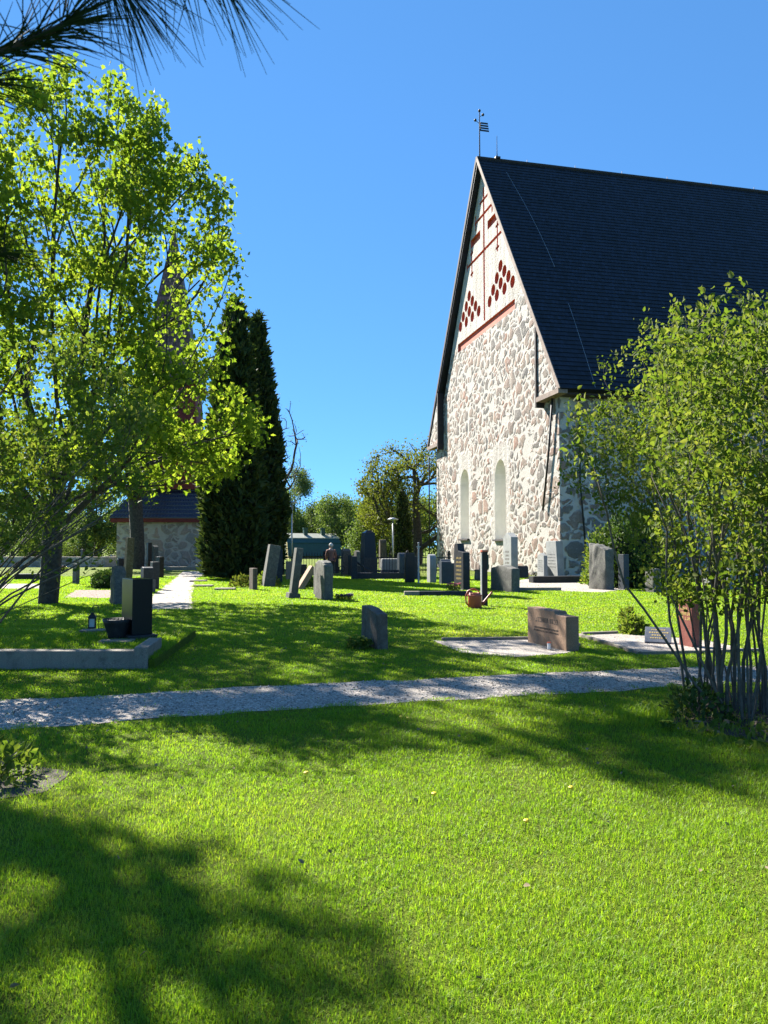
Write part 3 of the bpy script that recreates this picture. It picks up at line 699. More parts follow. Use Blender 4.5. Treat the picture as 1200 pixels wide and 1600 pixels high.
# --- pine at the left of the camera: only some twigs with long needles reach into the view
def pine():
    t = thing('pine_tree', 'pine whose dark long-needled twigs hang into the top left of the view', 'tree', (-2.3, 0.2, 0))
    O = Vector((-2.3, 0.2, 0)); mb = MB()
    mb.tube([(0, 0, 0), (.03, 0, 1.5), (0, 0.03, 3.2), (.02, 0, 5.0), (0, 0, 6.6)], [.17, .15, .12, .08, .03], 12)
    mb.build('trunk', M['bark'], t, smooth=True)
    r = random.Random(5); limb = MB(); nd = MB()
    def needles(p, axis, n, L, spread, droop, rad=0.0011):
        axis = Vector(axis).normalized()
        for _ in range(n):
            dv = (axis + Vector((r.gauss(0, spread), r.gauss(0, spread), r.gauss(0, spread))))
            dv.normalize(); l = L * r.uniform(0.75, 1.15); q = Vector(p) + axis * r.uniform(-0.012, 0.012)
            m = q + dv * l * 0.5; e = q + dv * l + Vector((0, 0, -droop * l)); 
            nd.tube([q - O, m - O + Vector((0, 0, -droop * l * .25)), e - O], [rad, rad, rad * 0.35], 3, cap=False)
    def twig(path, rad, dens, L, spread, droop, fan=0.9):
        path = [Vector(p) for p in path]
        limb.tube([p - O for p in path], [rad * (1 - 0.6 * i / (len(path) - 1)) for i in range(len(path))], 7)
        for a, b in zip(path[-3:-1], path[-2:]):
            ax = (b - a).normalized(); k = max(2, int((b - a).length / 0.015))
            for i in range(k): needles(a.lerp(b, (i + .5) / k), ax, dens, L, spread, droop)
        needles(path[-1], (path[-1] - path[-2]), dens * 2, L, spread * 0.8, droop)
    A = lambda px, py, Y: at(px, py, Y)
    twig([O + Vector((0, 0, 2.9)), A(-330, 60, .9), A(-140, 100, 1.15), A(-30, 92, 1.2), A(50, 62, 1.2), A(100, 38, 1.2)], .011, 15, .115, .55, .08)
    twig([O + Vector((0, 0, 3.2)), A(-280, -130, 1.0), A(20, -130, 1.15), A(130, -90, 1.2), A(185, -30, 1.2)], .010, 13, .135, .50, .30)
    twig([O + Vector((0, 0, 3.3)), A(-200, -210, 1.0), A(160, -160, 1.15), A(255, -95, 1.2), A(330, -62, 1.18)], .009, 10, .15, .50, .30)
    twig([O + Vector((0, 0, 2.7)), A(-420, 200, .9), A(-200, 180, 1.1), A(-90, 155, 1.2), A(-35, 130, 1.2)], .010, 13, .11, .6, .15)
    twig([O + Vector((0, 0, 2.3)), A(-600, 420, .7), A(-260, 392, .72), A(-120, 392, .7), A(-50, 388, .7)], .007, 6, .085, .32, .02)
    for k in range(7):                                       # boughs out of view, above and behind
        a = 1.9 + k * 0.62; z = 3.0 + 0.45 * k
        e = O + Vector((math.cos(a) * (1.7 - .15 * k), math.sin(a) * (1.7 - .15 * k), z + .25)); s_ = O + Vector((0, 0, z))
        twig([s_, s_.lerp(e, .5), s_.lerp(e, .8), e], .02, 5, .13, .6, .1)
    limb.build('branch', M['dark_bark'], t, smooth=True)
    me = bpy.data.meshes.new('needles'); me.from_pydata(nd.v, [], nd.f); link('needles', me, M['needle'], t)
pine()

# --- tall columnar thujas
def thuja(name, label, loc, H, prof, seed, n, size=0.42, group=None):
    r = np.random.default_rng(seed); t = thing(name, label, 'tree', loc, group=group)
    mb = MB(); mb.tube([(0, 0, 0), (0, 0, H * .3)], [.22, .16], 8); mb.build('trunk', M['dark_bark'], t, smooth=True)
    zs = [p[0] for p in prof]; rs_ = [p[1] for p in prof]
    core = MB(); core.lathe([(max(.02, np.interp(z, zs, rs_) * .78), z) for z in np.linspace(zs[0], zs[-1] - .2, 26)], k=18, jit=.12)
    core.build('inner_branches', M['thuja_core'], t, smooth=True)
    C = []; D = []
    wm = max(rs_)
    while len(C) < n:
        z = r.uniform(zs[0], zs[-1]); R0 = np.interp(z, zs, rs_)
        if r.random() > R0 / wm: continue
        a = r.uniform(0, 6.283); nz = mnoise.noise(Vector((math.cos(a) * 2.2, math.sin(a) * 2.2, z * 1.1 + seed)))
        q = R0 * (0.84 + 0.19 * r.random() + 0.34 * nz)
        C.append((q * math.cos(a), q * math.sin(a), z)); D.append((math.cos(a) * .55, math.sin(a) * .55, 1.0))
    o = leaves('crown', C, size, 'spray', M['thuja'], t, r, 0.0, 0.0, np.array(D))
    return t
th1 = G(356, 905); th2 = G(397, 901)
thuja('thuja_tree', 'left and broader of the two tall dark columnar thujas beside the bell tower', th1 + Vector((0.25, 0, 0)), 14.2, [(0.1, 1.15), (1.2, 1.5), (4, 1.5), (7, 1.25), (10, .88), (12.2, .55), (13.5, .33), (14.2, .08)], 31, 11000, group='tall columnar thujas')
thuja('thuja_tree', 'right and slimmer of the two tall dark columnar thujas, its outline against the sky', th2 + Vector((0.0, .6, 0)), 14.6, [(0.1, 1.1), (1.2, 1.4), (4, 1.5), (7, 1.3), (10, .88), (12.2, .50), (13.7, .32), (14.6, .08)], 32, 10000, group='tall columnar thujas')
t3 = at(628, 880, 58); t3.z = 0
thuja('thuja_tree', 'small narrow pointed thuja between the lamp post and the oak', t3, 6.2, [(0.1, .55), (1.5, .68), (3.5, .5), (5.2, .25), (6.3, .04)], 33, 2600, 0.34)

# --- trees beyond the churchyard
def bgtree(name, label, loc, prof, cxy, npts, R0, leafmat, size, per, spread, seed, bark='dark_bark', H0=2.0, group=None, lump=.6, hang=.3, up=.35):
    r = np.random.default_rng(seed); zt = prof[-1][0]
    pts = crown_points(npts, prof, cxy, r, lump, seed * 2.1, .55, .35)
    seeds = [((0, 0, 0), -1), ((.05, 0, H0 * .5), 0), ((0, 0, H0), 1), ((cxy[0] * .5, cxy[1] * .5, H0 + (zt - H0) * .4), 2), ((cxy[0], cxy[1], H0 + (zt - H0) * .7), 3)]
    return deciduous(name, label, loc, seeds, pts, R0, .02, M[leafmat], 'diamond', size, per, spread, M[bark], .3, group, seed=seed, hang=hang, up=up)
def Gd(px, Y): p = at(px, 855, Y); p.z = 0; return p
BT = 'trees beyond the churchyard fence'
bgtree('birch_tree', 'pale feathery birch rising behind the house with the green roof', Gd(460, 122), [(2.2, 2.6), (5, 3.8), (10, 3.2), (13.6, 1.8), (15.6, .3)], (0, 0), 480, .2, 'birch_leaf', .26, 34, .45, 41, 'twig', 3, BT, hang=1.5, up=.1)
bgtree('oak_tree', 'spreading oak with dark limbs and bronze young leaves beside the church gable', Gd(652, 70), [(2.8, 3.4), (4.5, 5.0), (7, 5.2), (9.5, 4.2), (11.4, 2.2)], (-.3, 0), 700, .46, 'oak_leaf', .20, 22, .34, 42, 'dark_bark', 2.6)
wil = bgtree('willow_tree', 'light green willow bush left of the lamp post', Gd(582, 80), [(0.3, 1.8), (2, 2.6), (4.5, 2.5), (6.3, 1.5), (7.2, .3)], (0, 0), 300, .18, 'far_leaf', .20, 32, .4, 43, 'dark_bark', 1.5, BT, hang=1.2, up=.1)
bgtree('oak_tree', 'bronze green oak standing lower in front of the big oak', Gd(612, 76), [(2.2, 2.4), (4, 3.4), (6, 3.0), (7.6, 1.2)], (0, 0), 360, .22, 'oak_leaf', .22, 16, .4, 44, 'dark_bark', 1.8, BT)
far1 = bgtree('broadleaf_tree', 'green tree with a forked dark trunk right of the green roof', Gd(524, 112), [(2.2, 2.6), (4.5, 3.6), (7, 3.0), (9.2, 1.2)], (0, 0), 300, .28, 'far_leaf', .28, 30, .55, 45, 'dark_bark', 3.0, BT)
far2 = bgtree('broadleaf_tree', 'green tree behind the roof ridge of the green house', Gd(490, 128), [(.8, 2.8), (3.5, 4.2), (6.5, 3.5), (9.0, 1.0)], (0, 0), 300, .25, 'far_leaf', .3, 32, .55, 46, 'dark_bark', 2.5, BT)
places = [(556, 120, .95, far1, 'green tree between the forked tree and the willow'), (436, 118, 1.0, far2, 'green tree just right of the dark thuja, behind the birch'), (690, 95, 1.0, far2, 'tree half hidden behind the left corner of the church'),
          (640, 120, .8, far2, 'tree seen through the lower limbs of the oak'), (150, 88, 0.95, far1, 'tree standing left of the bell tower wall'), (118, 105, .8, far2, 'smaller tree behind the distant headstones at the left'),
          (20, 105, 1.0, far1, 'far tree at the left edge seen through the lilac twigs'), (-60, 100, 1.1, far2, 'far tree outside the left edge of the view'), (-160, 110, 1.2, far1, 'farthest left tree beyond the churchyard'), (205, 120, 1.1, far2, 'tree behind the roof of the bell tower base'),
          (60, 78, .8, wil, 'rounded green tree low behind the stone wall at the left'), (112, 84, .75, wil, 'rounded green tree between the maple trunk and the tower'), (-20, 84, .9, wil, 'rounded green tree at the far left margin'), (158, 96, .9, wil, 'rounded green tree touching the left corner of the bell tower'),
          (30, 130, 1.3, far2, 'tall distant tree far left beyond the wall'), (90, 140, 1.3, far1, 'tall distant tree behind the big maple trunk'), (545, 150, 1.1, far2, 'distant tree filling the gap behind the forked tree'), (510, 160, 1.15, far1, 'most distant tree above the house roof'), (600, 150, 1.2, far2, 'distant tree behind the willow'), (470, 150, 1.0, far2, 'distant tree low beside the birch stem')]
for i, (px, Y, s, src, lab) in enumerate(places):
    dup(src, Gd(px, Y), i * 1.3, s, lab)
# leafless crown behind the thujas
r_ = np.random.default_rng(51)
bp = Gd(425, 62); pts = crown_points(330, [(4, 1.5), (7, 3.2), (10, 3.2), (13.6, 1.5)], (.2, 0), r_, .3, 2.0, .6)
deciduous('bare_tree', 'bare twiggy tree showing beside the right thuja', bp, [((0, 0, 0), -1), ((0, 0, 2.5), 0), ((0, 0, 5), 1), ((.1, 0, 8), 2)], pts, .22, .016, M['birch_leaf'], 'diamond', .12, 2, .2, M['dark_bark'], .3, seed=51)
# low shrubs
def dome(name, label, loc, rx, h, mat, n, size, seed, shape='oval', cat='shrub', core=True):
    r = np.random.default_rng(seed); t = thing(name, label, cat, loc)
    d_ = r.normal(size=(n, 3)); d_[:, 2] = np.abs(d_[:, 2]); d_ /= np.linalg.norm(d_, axis=1)[:, None]
    q = (0.72 + .32 * r.random(n))[:, None]; lum = np.array([mnoise.noise(Vector(x) * 2.3 + Vector((seed, 0, 0))) for x in d_])[:, None]
    C = d_ * q * (1 + .3 * lum) * np.array([rx, rx, h])
    st = MB()
    for k in range(7):
        a = k * .9; st.tube([(0, 0, 0), (math.cos(a) * rx * .4, math.sin(a) * rx * .4, h * .5), (math.cos(a) * rx * .75, math.sin(a) * rx * .75, h * .75)], [.02 * rx + .004, .012 * rx + .002, .003], 4)
    st.build('stems', M['twig'], t)
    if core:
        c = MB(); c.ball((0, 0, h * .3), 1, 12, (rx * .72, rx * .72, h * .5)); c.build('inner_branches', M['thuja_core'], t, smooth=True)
    leaves('foliage', C, size, shape, mat, t, r, .3, -.3, d_ * 1.0)
    return t
p = G(155, 921); dome('dwarf_conifer', 'round dark green dwarf conifer bush beside the pink gravel bed', p + Vector((0, .8, 0)), .62, .68, M['dark_leaf'], 2600, .09, 61, 'spray')
dome('evergreen_shrub', 'dark evergreen shrub against the shaded church wall, behind the grey boulder stone', Gd(985, 31), 1.5, 2.9, M['dark_leaf'], 5200, .16, 62, 'oval')
dome('evergreen_shrub', 'leafy green shrub between the boulder stone and the wall, left of the darker one', Gd(945, 33), .9, 2.5, M['lilac_leaf'], 2400, .13, 64, 'oval')
dome('low_rose_bush', 'small leafy rose bush in bare soil at the lower left edge', (-2.68, 5.35, 0), .26, .26, M['lilac_leaf'], 300, .058, 63, 'oval', core=False)
dome('leafy_weed', 'patch of dark leafy weeds at the left foot of the lilac stems', (2.95, 7.3, 0), .28, .30, M['dark_leaf'], 520, .055, 65, 'oval', 'plant', core=False)
dome('garden_plant', 'green perennial clump beside the slanted plaque', G(992, 990), .24, .30, M['lilac_leaf'], 620, .075, 66, 'oval', 'plant', core=False)
dome('garden_plant', 'reddish sprouting perennial behind the green clump', G(982, 978), .18, .40, M['oak_leaf'], 260, .06, 67, 'oval', 'plant', core=False)
dome('garden_plant', 'tuft of green leaves at the foot of the leaning headstone', G(478, 917), .45, .42, M['lilac_leaf'], 420, .12, 68, 'oval', 'plant', core=False)
dome('garden_plant', 'small leafy plant in front of the tilted wide headstone', G(418, 915), .5, .5, M['lilac_leaf'], 380, .13, 69, 'oval', 'plant', core=False)
dome('garden_plant', 'yellow green plant left of the short square stub stone', G(378, 918), .5, .45, M['oak_leaf'], 380, .12, 70, 'oval', 'plant', core=False)
r_ = np.random.default_rng(77); C = np.stack([r_.uniform(-6, 6, 380), r_.uniform(2.3, 14, 380), np.full(380, .025)], 1); C = C[(np.abs(C[:, 0]) < .6 * C[:, 1]) & ~inpoly(C, PATH)]
o = leaves('fallen_leaves', C, .032, 'oval', M['dry_leaf'], None, r_, .7, 0); tag(o, 'dry fallen leaves and bits of straw scattered over the lawn', 'leaf litter', kind='stuff')
# litter and weeds on the lilac bed
r_ = np.random.default_rng(71); C = np.stack([r_.uniform(2.7, 5.4, 900), r_.uniform(6.15, 8.2, 900), np.full(900, .012)], 1); C = C[inpoly(C, SOIL2)]
o = leaves('leaf_litter', C, .055, 'oval', M['dry_leaf'], None, r_, 0.85, 0); tag(o, 'dry brown leaves littering the soil under the lilac', 'leaf litter', kind='stuff')
C = np.stack([r_.uniform(2.6, 5.0, 420), r_.uniform(6.1, 7.0, 420), np.full(420, .01)], 1)
o = leaves('ground_cover', C, .075, 'oval', M['lilac_leaf'], None, r_, .3, -.8); tag(o, 'low green weeds along the front of the lilac bed', 'weeds', kind='stuff')

# ------------------------------------------------------------------ church
CA = R(12.9)
C0 = G(876, 903)
church = thing('stone_church', 'medieval fieldstone church with a steep black shingled roof and red patterned gable', 'church', C0, R(90) + CA)
# local frame: +X along the gable away from the camera, -Y into the building, gable face at y = 0
GW, EZ, AZ_, LEN = 22.2, 9.9, 27.75, 46.0
wb = MB(); wb.prism([(0, -.3), (GW, -.3), (GW, EZ), (GW / 2, AZ_), (0, EZ)], -LEN, 0, 'y')
wall_me = wb.mesh('wall')
cut = MB()
def cbox(x0, x1, z0, z1, dep): cut.box(((x0 + x1) / 2, (0.3 - dep) / 2, (z0 + z1) / 2), (x1 - x0, 0.3 + dep, z1 - z0))
def lancet(cx, hw, z0, z1, dep):
    poly = [(cx - hw, z0), (cx + hw, z0)] + [(cx + hw * math.cos(a), z1 - hw * 1.25 + hw * 1.25 * math.sin(a)) for a in np.linspace(0, math.pi, 13)]
    cut.prism(poly, -dep, .3, 'y')
lancet(8.4, .92, 2.1, 7.15, .95); lancet(15.3, .92, 2.2, 7.2, .95)
cutL = [cut]; main_cut = cut
circ = []
for cx in (8.1, 14.1):
    for row, nn in enumerate((4, 3, 2, 1)):
        for k in range(nn): circ.append((cx + (k - (nn - 1) / 2) * 1.3, 17.78 + row * .56))
cut = MB()
for (x, z) in circ:
    cut.prism([(x + .37 * math.cos(a), z + .38 * math.sin(a)) for a in np.linspace(0, 2 * math.pi, 20, endpoint=False)], -.3, .3, 'y')
cbox(8.45, 10.35, 22.7, 23.3, .22); cbox(11.75, 13.7, 22.7, 23.3, .22)
cbox(5.8, 16.65, 16.0, 16.62, .14)
cutL.append(cut); cut = MB()
XC = 11.05
cbox(XC - .13, XC + .13, 16.80, 25.95, .12); cutL.append(cut); cut = MB()
cbox(XC - .75, XC + .75, 25.0, 25.2, .121); cbox(9.3, 12.85, 24.0, 24.22, .121); cbox(7.5, 14.6, 21.5, 21.72, .121); cutL.append(cut); cut = MB()
for x, z, hh in ((9.5, 24.1, .55), (12.65, 24.1, .55), (8.6, 21.6, 1.0), (13.5, 21.6, 1.0)): cbox(x - .1, x + .1, z - hh, z + hh, .122)
cutL.append(cut); cut = MB()
for x, z in ((8.6, 20.85), (8.6, 22.3), (13.5, 20.85), (13.5, 22.3), (7.6, 21.61), (14.5, 21.61)):
    if abs(z - 21.61) < .01: cbox(x - .09, x + .09, z - .3, z + .3, .123)
    else: cbox(x - .3, x + .3, z - .09, z + .09, .123)
cutL.append(cut)
wall = link('wall', wall_me, [M['church_wall'], M['plaster'], M['red_plaster'], M['red_band']], church)
tmp = []
for i, c in enumerate(cutL):
    co = bpy.data.objects.new('cutter', c.mesh('cutter')); COL.objects.link(co); co.parent = church; tmp.append(co)
    md = wall.modifiers.new('b%d' % i, 'BOOLEAN'); md.operation = 'DIFFERENCE'; md.object = co; md.solver = 'EXACT'
bpy.context.view_layer.update()
dg = bpy.context.evaluated_depsgraph_get()
nm_ = bpy.data.meshes.new_from_object(wall.evaluated_get(dg)); wall.modifiers.clear(); wall.data = nm_
for co in tmp: bpy.data.objects.remove(co)
for p_ in nm_.polygons:
    c = p_.center; p_.material_index = 0
    if -1.2 < c.y < -.004 and .3 < c.x < GW - .3 and c.z < AZ_ - 1.5:
        if c.z < 12: p_.material_index = 1
        elif 15.9 < c.z < 16.7: p_.material_index = 3
        else: p_.material_index = 2
# niche fittings
for cx, z0 in ((8.4, 2.1), (15.3, 2.2)):
    m = MB(); m.box((cx, .02, z0 - .06), (2.05, .3, .12)); m.build('window_sill', M['dark_board'], church, bevel=.01)
# roof: stepped shingle courses on both slopes
EX, EZ2, RX, RZ = -1.05, 9.75, GW / 2, 27.95
def slope(x0, z0, x1, z1, y0, y1, courses, lift, thick, mat, name, parent):
    dx, dz = x1 - x0, z1 - z0; L = math.hypot(dx, dz); nx, nz = (-dz / L, dx / L)
    if nz < 0: nx, nz = -nx, -nz
    prof_ = []; uvv = []
    for k in range(courses):
        a, b = k / courses, (k + 1) / courses
        prof_.append((x0 + dx * a + nx * lift, z0 + dz * a + nz * lift)); prof_.append((x0 + dx * b, z0 + dz * b)); uvv += [a * L, b * L]
    n_ = len(prof_); V = []; F = []
    for y in (y0, y1):
        for x, z in prof_: V.append((x, y, z))
    b0 = len(V)
    for y in (y0, y1): V += [(x0 - nx * thick, y, z0 - nz * thick), (x1 - nx * thick, y, z1 - nz * thick)]
    for i in range(n_ - 1): F.append((i, i + 1, n_ + i + 1, n_ + i))
    F += [(0, n_, b0 + 2, b0), (n_ - 1, b0 + 1, b0 + 3, 2 * n_ - 1), (b0, b0 + 2, b0 + 3, b0 + 1)]
    F += [tuple(range(n_)) + (b0 + 1, b0), tuple(range(n_, 2 * n_))[::-1] + (b0 + 2, b0 + 3)]
    me = bpy.data.meshes.new(name); me.from_pydata(V, [], F)
    bm = bmesh.new(); bm.from_mesh(me); bmesh.ops.recalc_face_normals(bm, faces=bm.faces)
    uvl = bm.loops.layers.uv.new('uv')
    for f in bm.faces:
        for l in f.loops:
            p_ = l.vert.co; l[uvl].uv = (p_.y, ((p_.x - x0) * dx + (p_.z - z0) * dz) / L)
    bm.to_mesh(me); bm.free()
    return link(name, me, mat, parent)
OV = .42
s1 = slope(EX, EZ2, RX, RZ, -LEN - .4, OV, 64, .028, .22, M['roof'], 'roof', church)
s2 = slope(GW - EX, EZ2, RX, RZ, -LEN - .4, OV, 64, .028, .22, M['roof'], 'roof', church)
m = MB(); m.tube([(RX, OV + .02, RZ + .03), (RX, -LEN, RZ + .03)], .10, 8); m.build('ridge_cap', M['dark_board'], s1)
for k in range(9):
    m = MB(); m.tube([(RX, -3.2 - 3.6 * k, RZ), (RX, -3.2 - 3.6 * k, RZ + .28)], .02, 4); m.build('ridge_hook', M['iron'], s1)
def rake(x0, z0, x1, z1, name, mat, y, wdt, th):
    dx, dz = x1 - x0, z1 - z0; L = math.hypot(dx, dz); ang = math.atan2(dz, dx)
    Mx = Matrix.Translation(((x0 + x1) / 2, y, (z0 + z1) / 2)) @ Matrix.Rotation(-ang, 4, 'Y')
    mm = MB(); mm.box((0, 0, -wdt / 2 + .06), (L, th, wdt), Mx if x0 < x1 else Mx @ Matrix.Rotation(math.pi, 4, 'X') @ Matrix.Translation((0, 0, wdt - .12)) )
    return mm.build(name, mat, church)
rake(EX, EZ2, RX, RZ + .05, 'bargeboard', M['weather_board'], OV + .03, .26, .05)
rake(GW - EX, EZ2, RX, RZ + .05, 'bargeboard', M['dark_board'], OV + .03, .26, .05)
# boxed eave ends at both corners
for sgn, x_in, x_out in ((1, 1.75, -.95), (-1, GW - 1.75, GW + .95)):
    zi = EZ2 + (abs(x_in - x_out) + .1) / (RX - EX) * (RZ - EZ2) - .35
    e = MB(); e.prism([(x_out + .1 * sgn, EZ2 + .12), (x_in, EZ2 - .02), (x_in, zi)], .005, OV - .02, 'y'); eb = e.build('eave_box', M['church_wall'], church)
    e = MB(); e.box(((x_in + x_out) / 2, OV / 2 + .04, EZ2 - .10), (abs(x_in - x_out) + .1, OV + .1, .26)); e.build('eave_board', M['weather_board'], eb)
    e = MB(); e.box((x_in + .10 * sgn, OV / 2 + .03, (zi + EZ2) / 2 - .2), (.16, OV + .08, zi - EZ2 + .6)); e.build('upright_board', M['dark_board'], eb)
# side eaves
e = MB(); e.box((-.35, -LEN / 2, 9.62), (.85, LEN, .2)); e.build('soffit', M['dark_board'], church)
# downpipes
e = MB(); e.tube([(.35, .16, 10.0), (.95, .16, 6.7), (1.75, .16, 3.6)], .06, 8); dp = e.build('downpipe', M['iron'], church, smooth=True)
e = MB(); e.tube([(1.55, .16, 4.4), (.3, .10, 4.6)], .015, 5); e.tube([(1.72, .16, 3.75), (.5, .1, 3.1), (.2, .05, 3.9)], .015, 5); e.build('bracket', M['iron'], dp)
e = MB(); e.tube([(GW + .9, .5, 9.1), (GW + .9, .5, 8.9), (GW + .45, .5, 8.8), (GW + .42, .5, 1.0)], .05, 8); e.build('downpipe', M['iron'], church, smooth=True)
e = MB(); e.tube([(-.15, -1.1, 9.6), (-.15, -1.1, 5), (-.25, -1.4, .4)], .05, 8); e.build('downpipe', M['iron'], church, smooth=True)
e = MB(); e.tube([(-.12, -6.6, 9.6), (-.12, -6.6, .3)], .08, 8); e.build('downpipe', M['galv'], church, smooth=True)
# lightning cable down the roof
e = MB(); cp = []
for k in range(14):
    f = k / 13; x = RX + (EX - RX) * f; z = RZ + (EZ2 - RZ) * f; cp.append((x - .12, -1.0 - .9 * math.sin(f * 3.0) * (1 - f * .3) - .4 * f, z + .1))
e.tube(cp[1:8], .010, 4); e.tube(cp[9:], .010, 4); e.build('lightning_cable', M['galv'], s1)
# weathervane and rod on the ridge
e = MB(); e.tube([(RX, .25, RZ), (RX, .25, RZ + 3.3)], [.05, .03], 6); vane = e.build('weathervane', M['iron'], church)
e = MB()
for k in range(4): e.box((RX, -.10, RZ + 1.95 + .17 * k), (.02, .66 - .05 * k, .11))
e.box((RX, .18, RZ + 2.2), (.024, .06, .6)); e.build('flag', M['iron'], vane)
for y_, z_ in ((.55, 2.6), (.25, 3.3), (0, 3.05)):
    e = MB(); e.ball((RX, y_, RZ + z_), .10, 8)
    if y_ != .25: e.tube([(RX, y_, RZ + z_), (RX, .25, RZ + z_ - .2)], .02, 4)
    e.build('finial', M['iron'], vane)
e = MB(); e.box((RX, -1.0, RZ + .12), (.4, .35, .14)); e.tube([(RX, -1.0, RZ + .1), (RX, -1.0, RZ + .5), (RX, -1.0, RZ + 1.7)], [.06, .025, .015], 6); e.build('lightning_rod', M['iron'], church)
# tall niche windows of the shaded side, mostly behind the lilac
for yy in (-9.5, -19, -28.5):
    e = MB(); e.prism([(yy - .8, 3), (yy + .8, 3)] + [(yy + .8 * math.cos(a), 6.6 + 1.0 * math.sin(a)) for a in np.linspace(0, math.pi, 9)], -.03, .05, 'x'); wf = e.build('window', M['plaster'], church)
    e = MB(); e.prism([(yy - .6, 3.2), (yy + .6, 3.2)] + [(yy + .6 * math.cos(a), 6.6 + .8 * math.sin(a)) for a in np.linspace(0, math.pi, 9)], -.036, -.031, 'x'); e.build('pane', M['glass'], wf)

# ------------------------------------------------------------------ bell tower behind the maple
TB = G(247, 886.5); 
tw = thing('bell_tower', 'old bell tower with a fieldstone base, tiled skirt roof and red boarded upper part', 'bell tower', TB + Vector((0, 3.4, 0)), R(6))
hw = 3.55
e = MB(); e.box((0, 0, 1.9), (2 * hw, 2 * hw, 3.9)); e.build('base_wall', M['tower_wall'], tw)
def hip(z0, r0, z1, r1, mat, name, th=.12):
    V = [(sx_ * r0, sy_ * r0, z0) for sx_, sy_ in ((-1, -1), (1, -1), (1, 1), (-1, 1))] + [(sx_ * r1, sy_ * r1, z1) for sx_, sy_ in ((-1, -1), (1, -1), (1, 1), (-1, 1))]
    F = [(i, (i + 1) % 4, 4 + (i + 1) % 4, 4 + i) for i in range(4)] + [(3, 2, 1, 0), (4, 5, 6, 7)]
    me = bpy.data.meshes.new(name); bm = bmesh.new(); vv = [bm.verts.new(v) for v in V]
    for f in F: bm.faces.new([vv[i] for i in f])
    uvl = bm.loops.layers.uv.new('uv'); bm.normal_update()
    for f in bm.faces:
        n_ = f.normal; hdir = Vector((-n_.y, n_.x, 0)); hdir = hdir.normalized() if hdir.length > .01 else Vector((1, 0, 0)); udir = n_.cross(hdir)
        for l in f.loops: l[uvl].uv = (l.vert.co.dot(hdir), l.vert.co.dot(udir))
    bm.to_mesh(me); bm.free(); return link(name, me, mat, tw)
e = MB()
for sx_, sy_, lx, ly in ((0, -1, 2 * hw + .8, .06), (0, 1, 2 * hw + .8, .06), (-1, 0, .06, 2 * hw + .68), (1, 0, .06, 2 * hw + .68)): e.box((sx_ * (hw + .38), sy_ * (hw + .38), 3.72), (lx, ly, .30))
e.build('fascia', M['falu'], tw)
e = MB()
nco = 9
for k in range(nco):
    a0, a1 = k / nco, (k + 1) / nco; r0 = hw + .48 - 2.0 * a0; z0 = 3.9 + 2.9 * a0; r1 = hw + .48 - 2.0 * a1; z1 = 3.9 + 2.9 * a1
    for q in range(4):
        Mx = Matrix.Rotation(q * math.pi / 2, 4, 'Z'); nt_ = 30
        top = [];
        for i in range(nt_ * 2 + 1):
            x = -1 + i / nt_; wv = .05 * (0.5 + .5 * math.cos(i * math.pi))
            top.append((x, wv))
        V = [Mx @ Vector((x * r0, -r0, z0 + .07 + wv)) for x, wv in top] + [Mx @ Vector((x * r1, -r1, z1 + .01)) for x, wv in top] + [Mx @ Vector((x * r0, -r0, z0)) for x, wv in top]
        n_ = len(top); F = [(i, i + 1, n_ + i + 1, n_ + i) for i in range(n_ - 1)] + [(2 * n_ + i, 2 * n_ + i + 1, i + 1, i) for i in range(n_ - 1)]
        e.add(V, F)
e.build('skirt_roof', plain('glazed_roof_tile', (0.022, 0.024, 0.05), 0.3, 0.3, 6), tw)
hip(6.3, 2.75, 15.0, 2.15, M['falu'], 'upper_wall')
hip(15.0, 2.75, 17.2, 2.0, M['spire_shingle'], 'hood_roof'); hip(17.2, 2.0, 29.0, .05, M['spire_shingle'], 'spire')
e = MB(); e.box((.6, -2.68, 7.6), (1.9, .12, 2.0)); dr = e.build('shutter', M['falu'], tw)

# ------------------------------------------------------------------ house, lamps, iron fence beyond
hs = thing('wooden_house', 'low house with a dark green gambrel roof and a yellow end wall beyond the fence', 'house', Gd(452, 105), R(24))
HP = [(-.1, .3), (.35, 2.1), (1.0, 2.75), (2.6, 3.35), (4.2, 2.75), (4.85, 2.1), (5.3, .3)]
e = MB(); e.prism([(.1, 0), (5.1, 0), (5.0, .5), (4.65, 2.05), (4.1, 2.6), (2.6, 3.2), (1.1, 2.6), (.55, 2.05), (.2, .5)], 0, 7.4, 'x'); e.build('wall', M['yellow_wall'], hs)
e = MB()
for p_, q_ in ((HP[0], HP[1]), (HP[1], HP[2]), (HP[4], HP[5]), (HP[5], HP[6])): e.prism([p_, q_, (q_[0], q_[1] + .14), (p_[0] - (.1 if p_[0] < 2.6 else -.1), p_[1] + .1)], -.18, 7.6, 'x')
hr = e.build('roof', M['green_roof'], hs)
e = MB(); e.prism([(.9, 2.8), (2.6, 3.44), (4.3, 2.8), (4.3, 2.9), (2.6, 3.56), (.9, 2.9)], -.22, 7.64, 'x'); e.build('upper_roof', M['pale_roof'], hs)
for x in (3.0, 5.6):
    e = MB(); e.box((x, 2.2, 3.75), (.55, .6, 1.0)); e.box((x, 2.2, 4.28), (.68, .72, .12)); e.build('chimney', M['green_roof'], hr)
wg = MB(); wg.box((-.03, 2.4, 1.35), (.06, 1.5, 1.35)); wf = wg.build('window', M['white_paint'], hs); wg = MB(); wg.box((-.065, 2.4, 1.35), (.05, 1.15, 1.05)); wg.build('pane', M['glass'], wf)

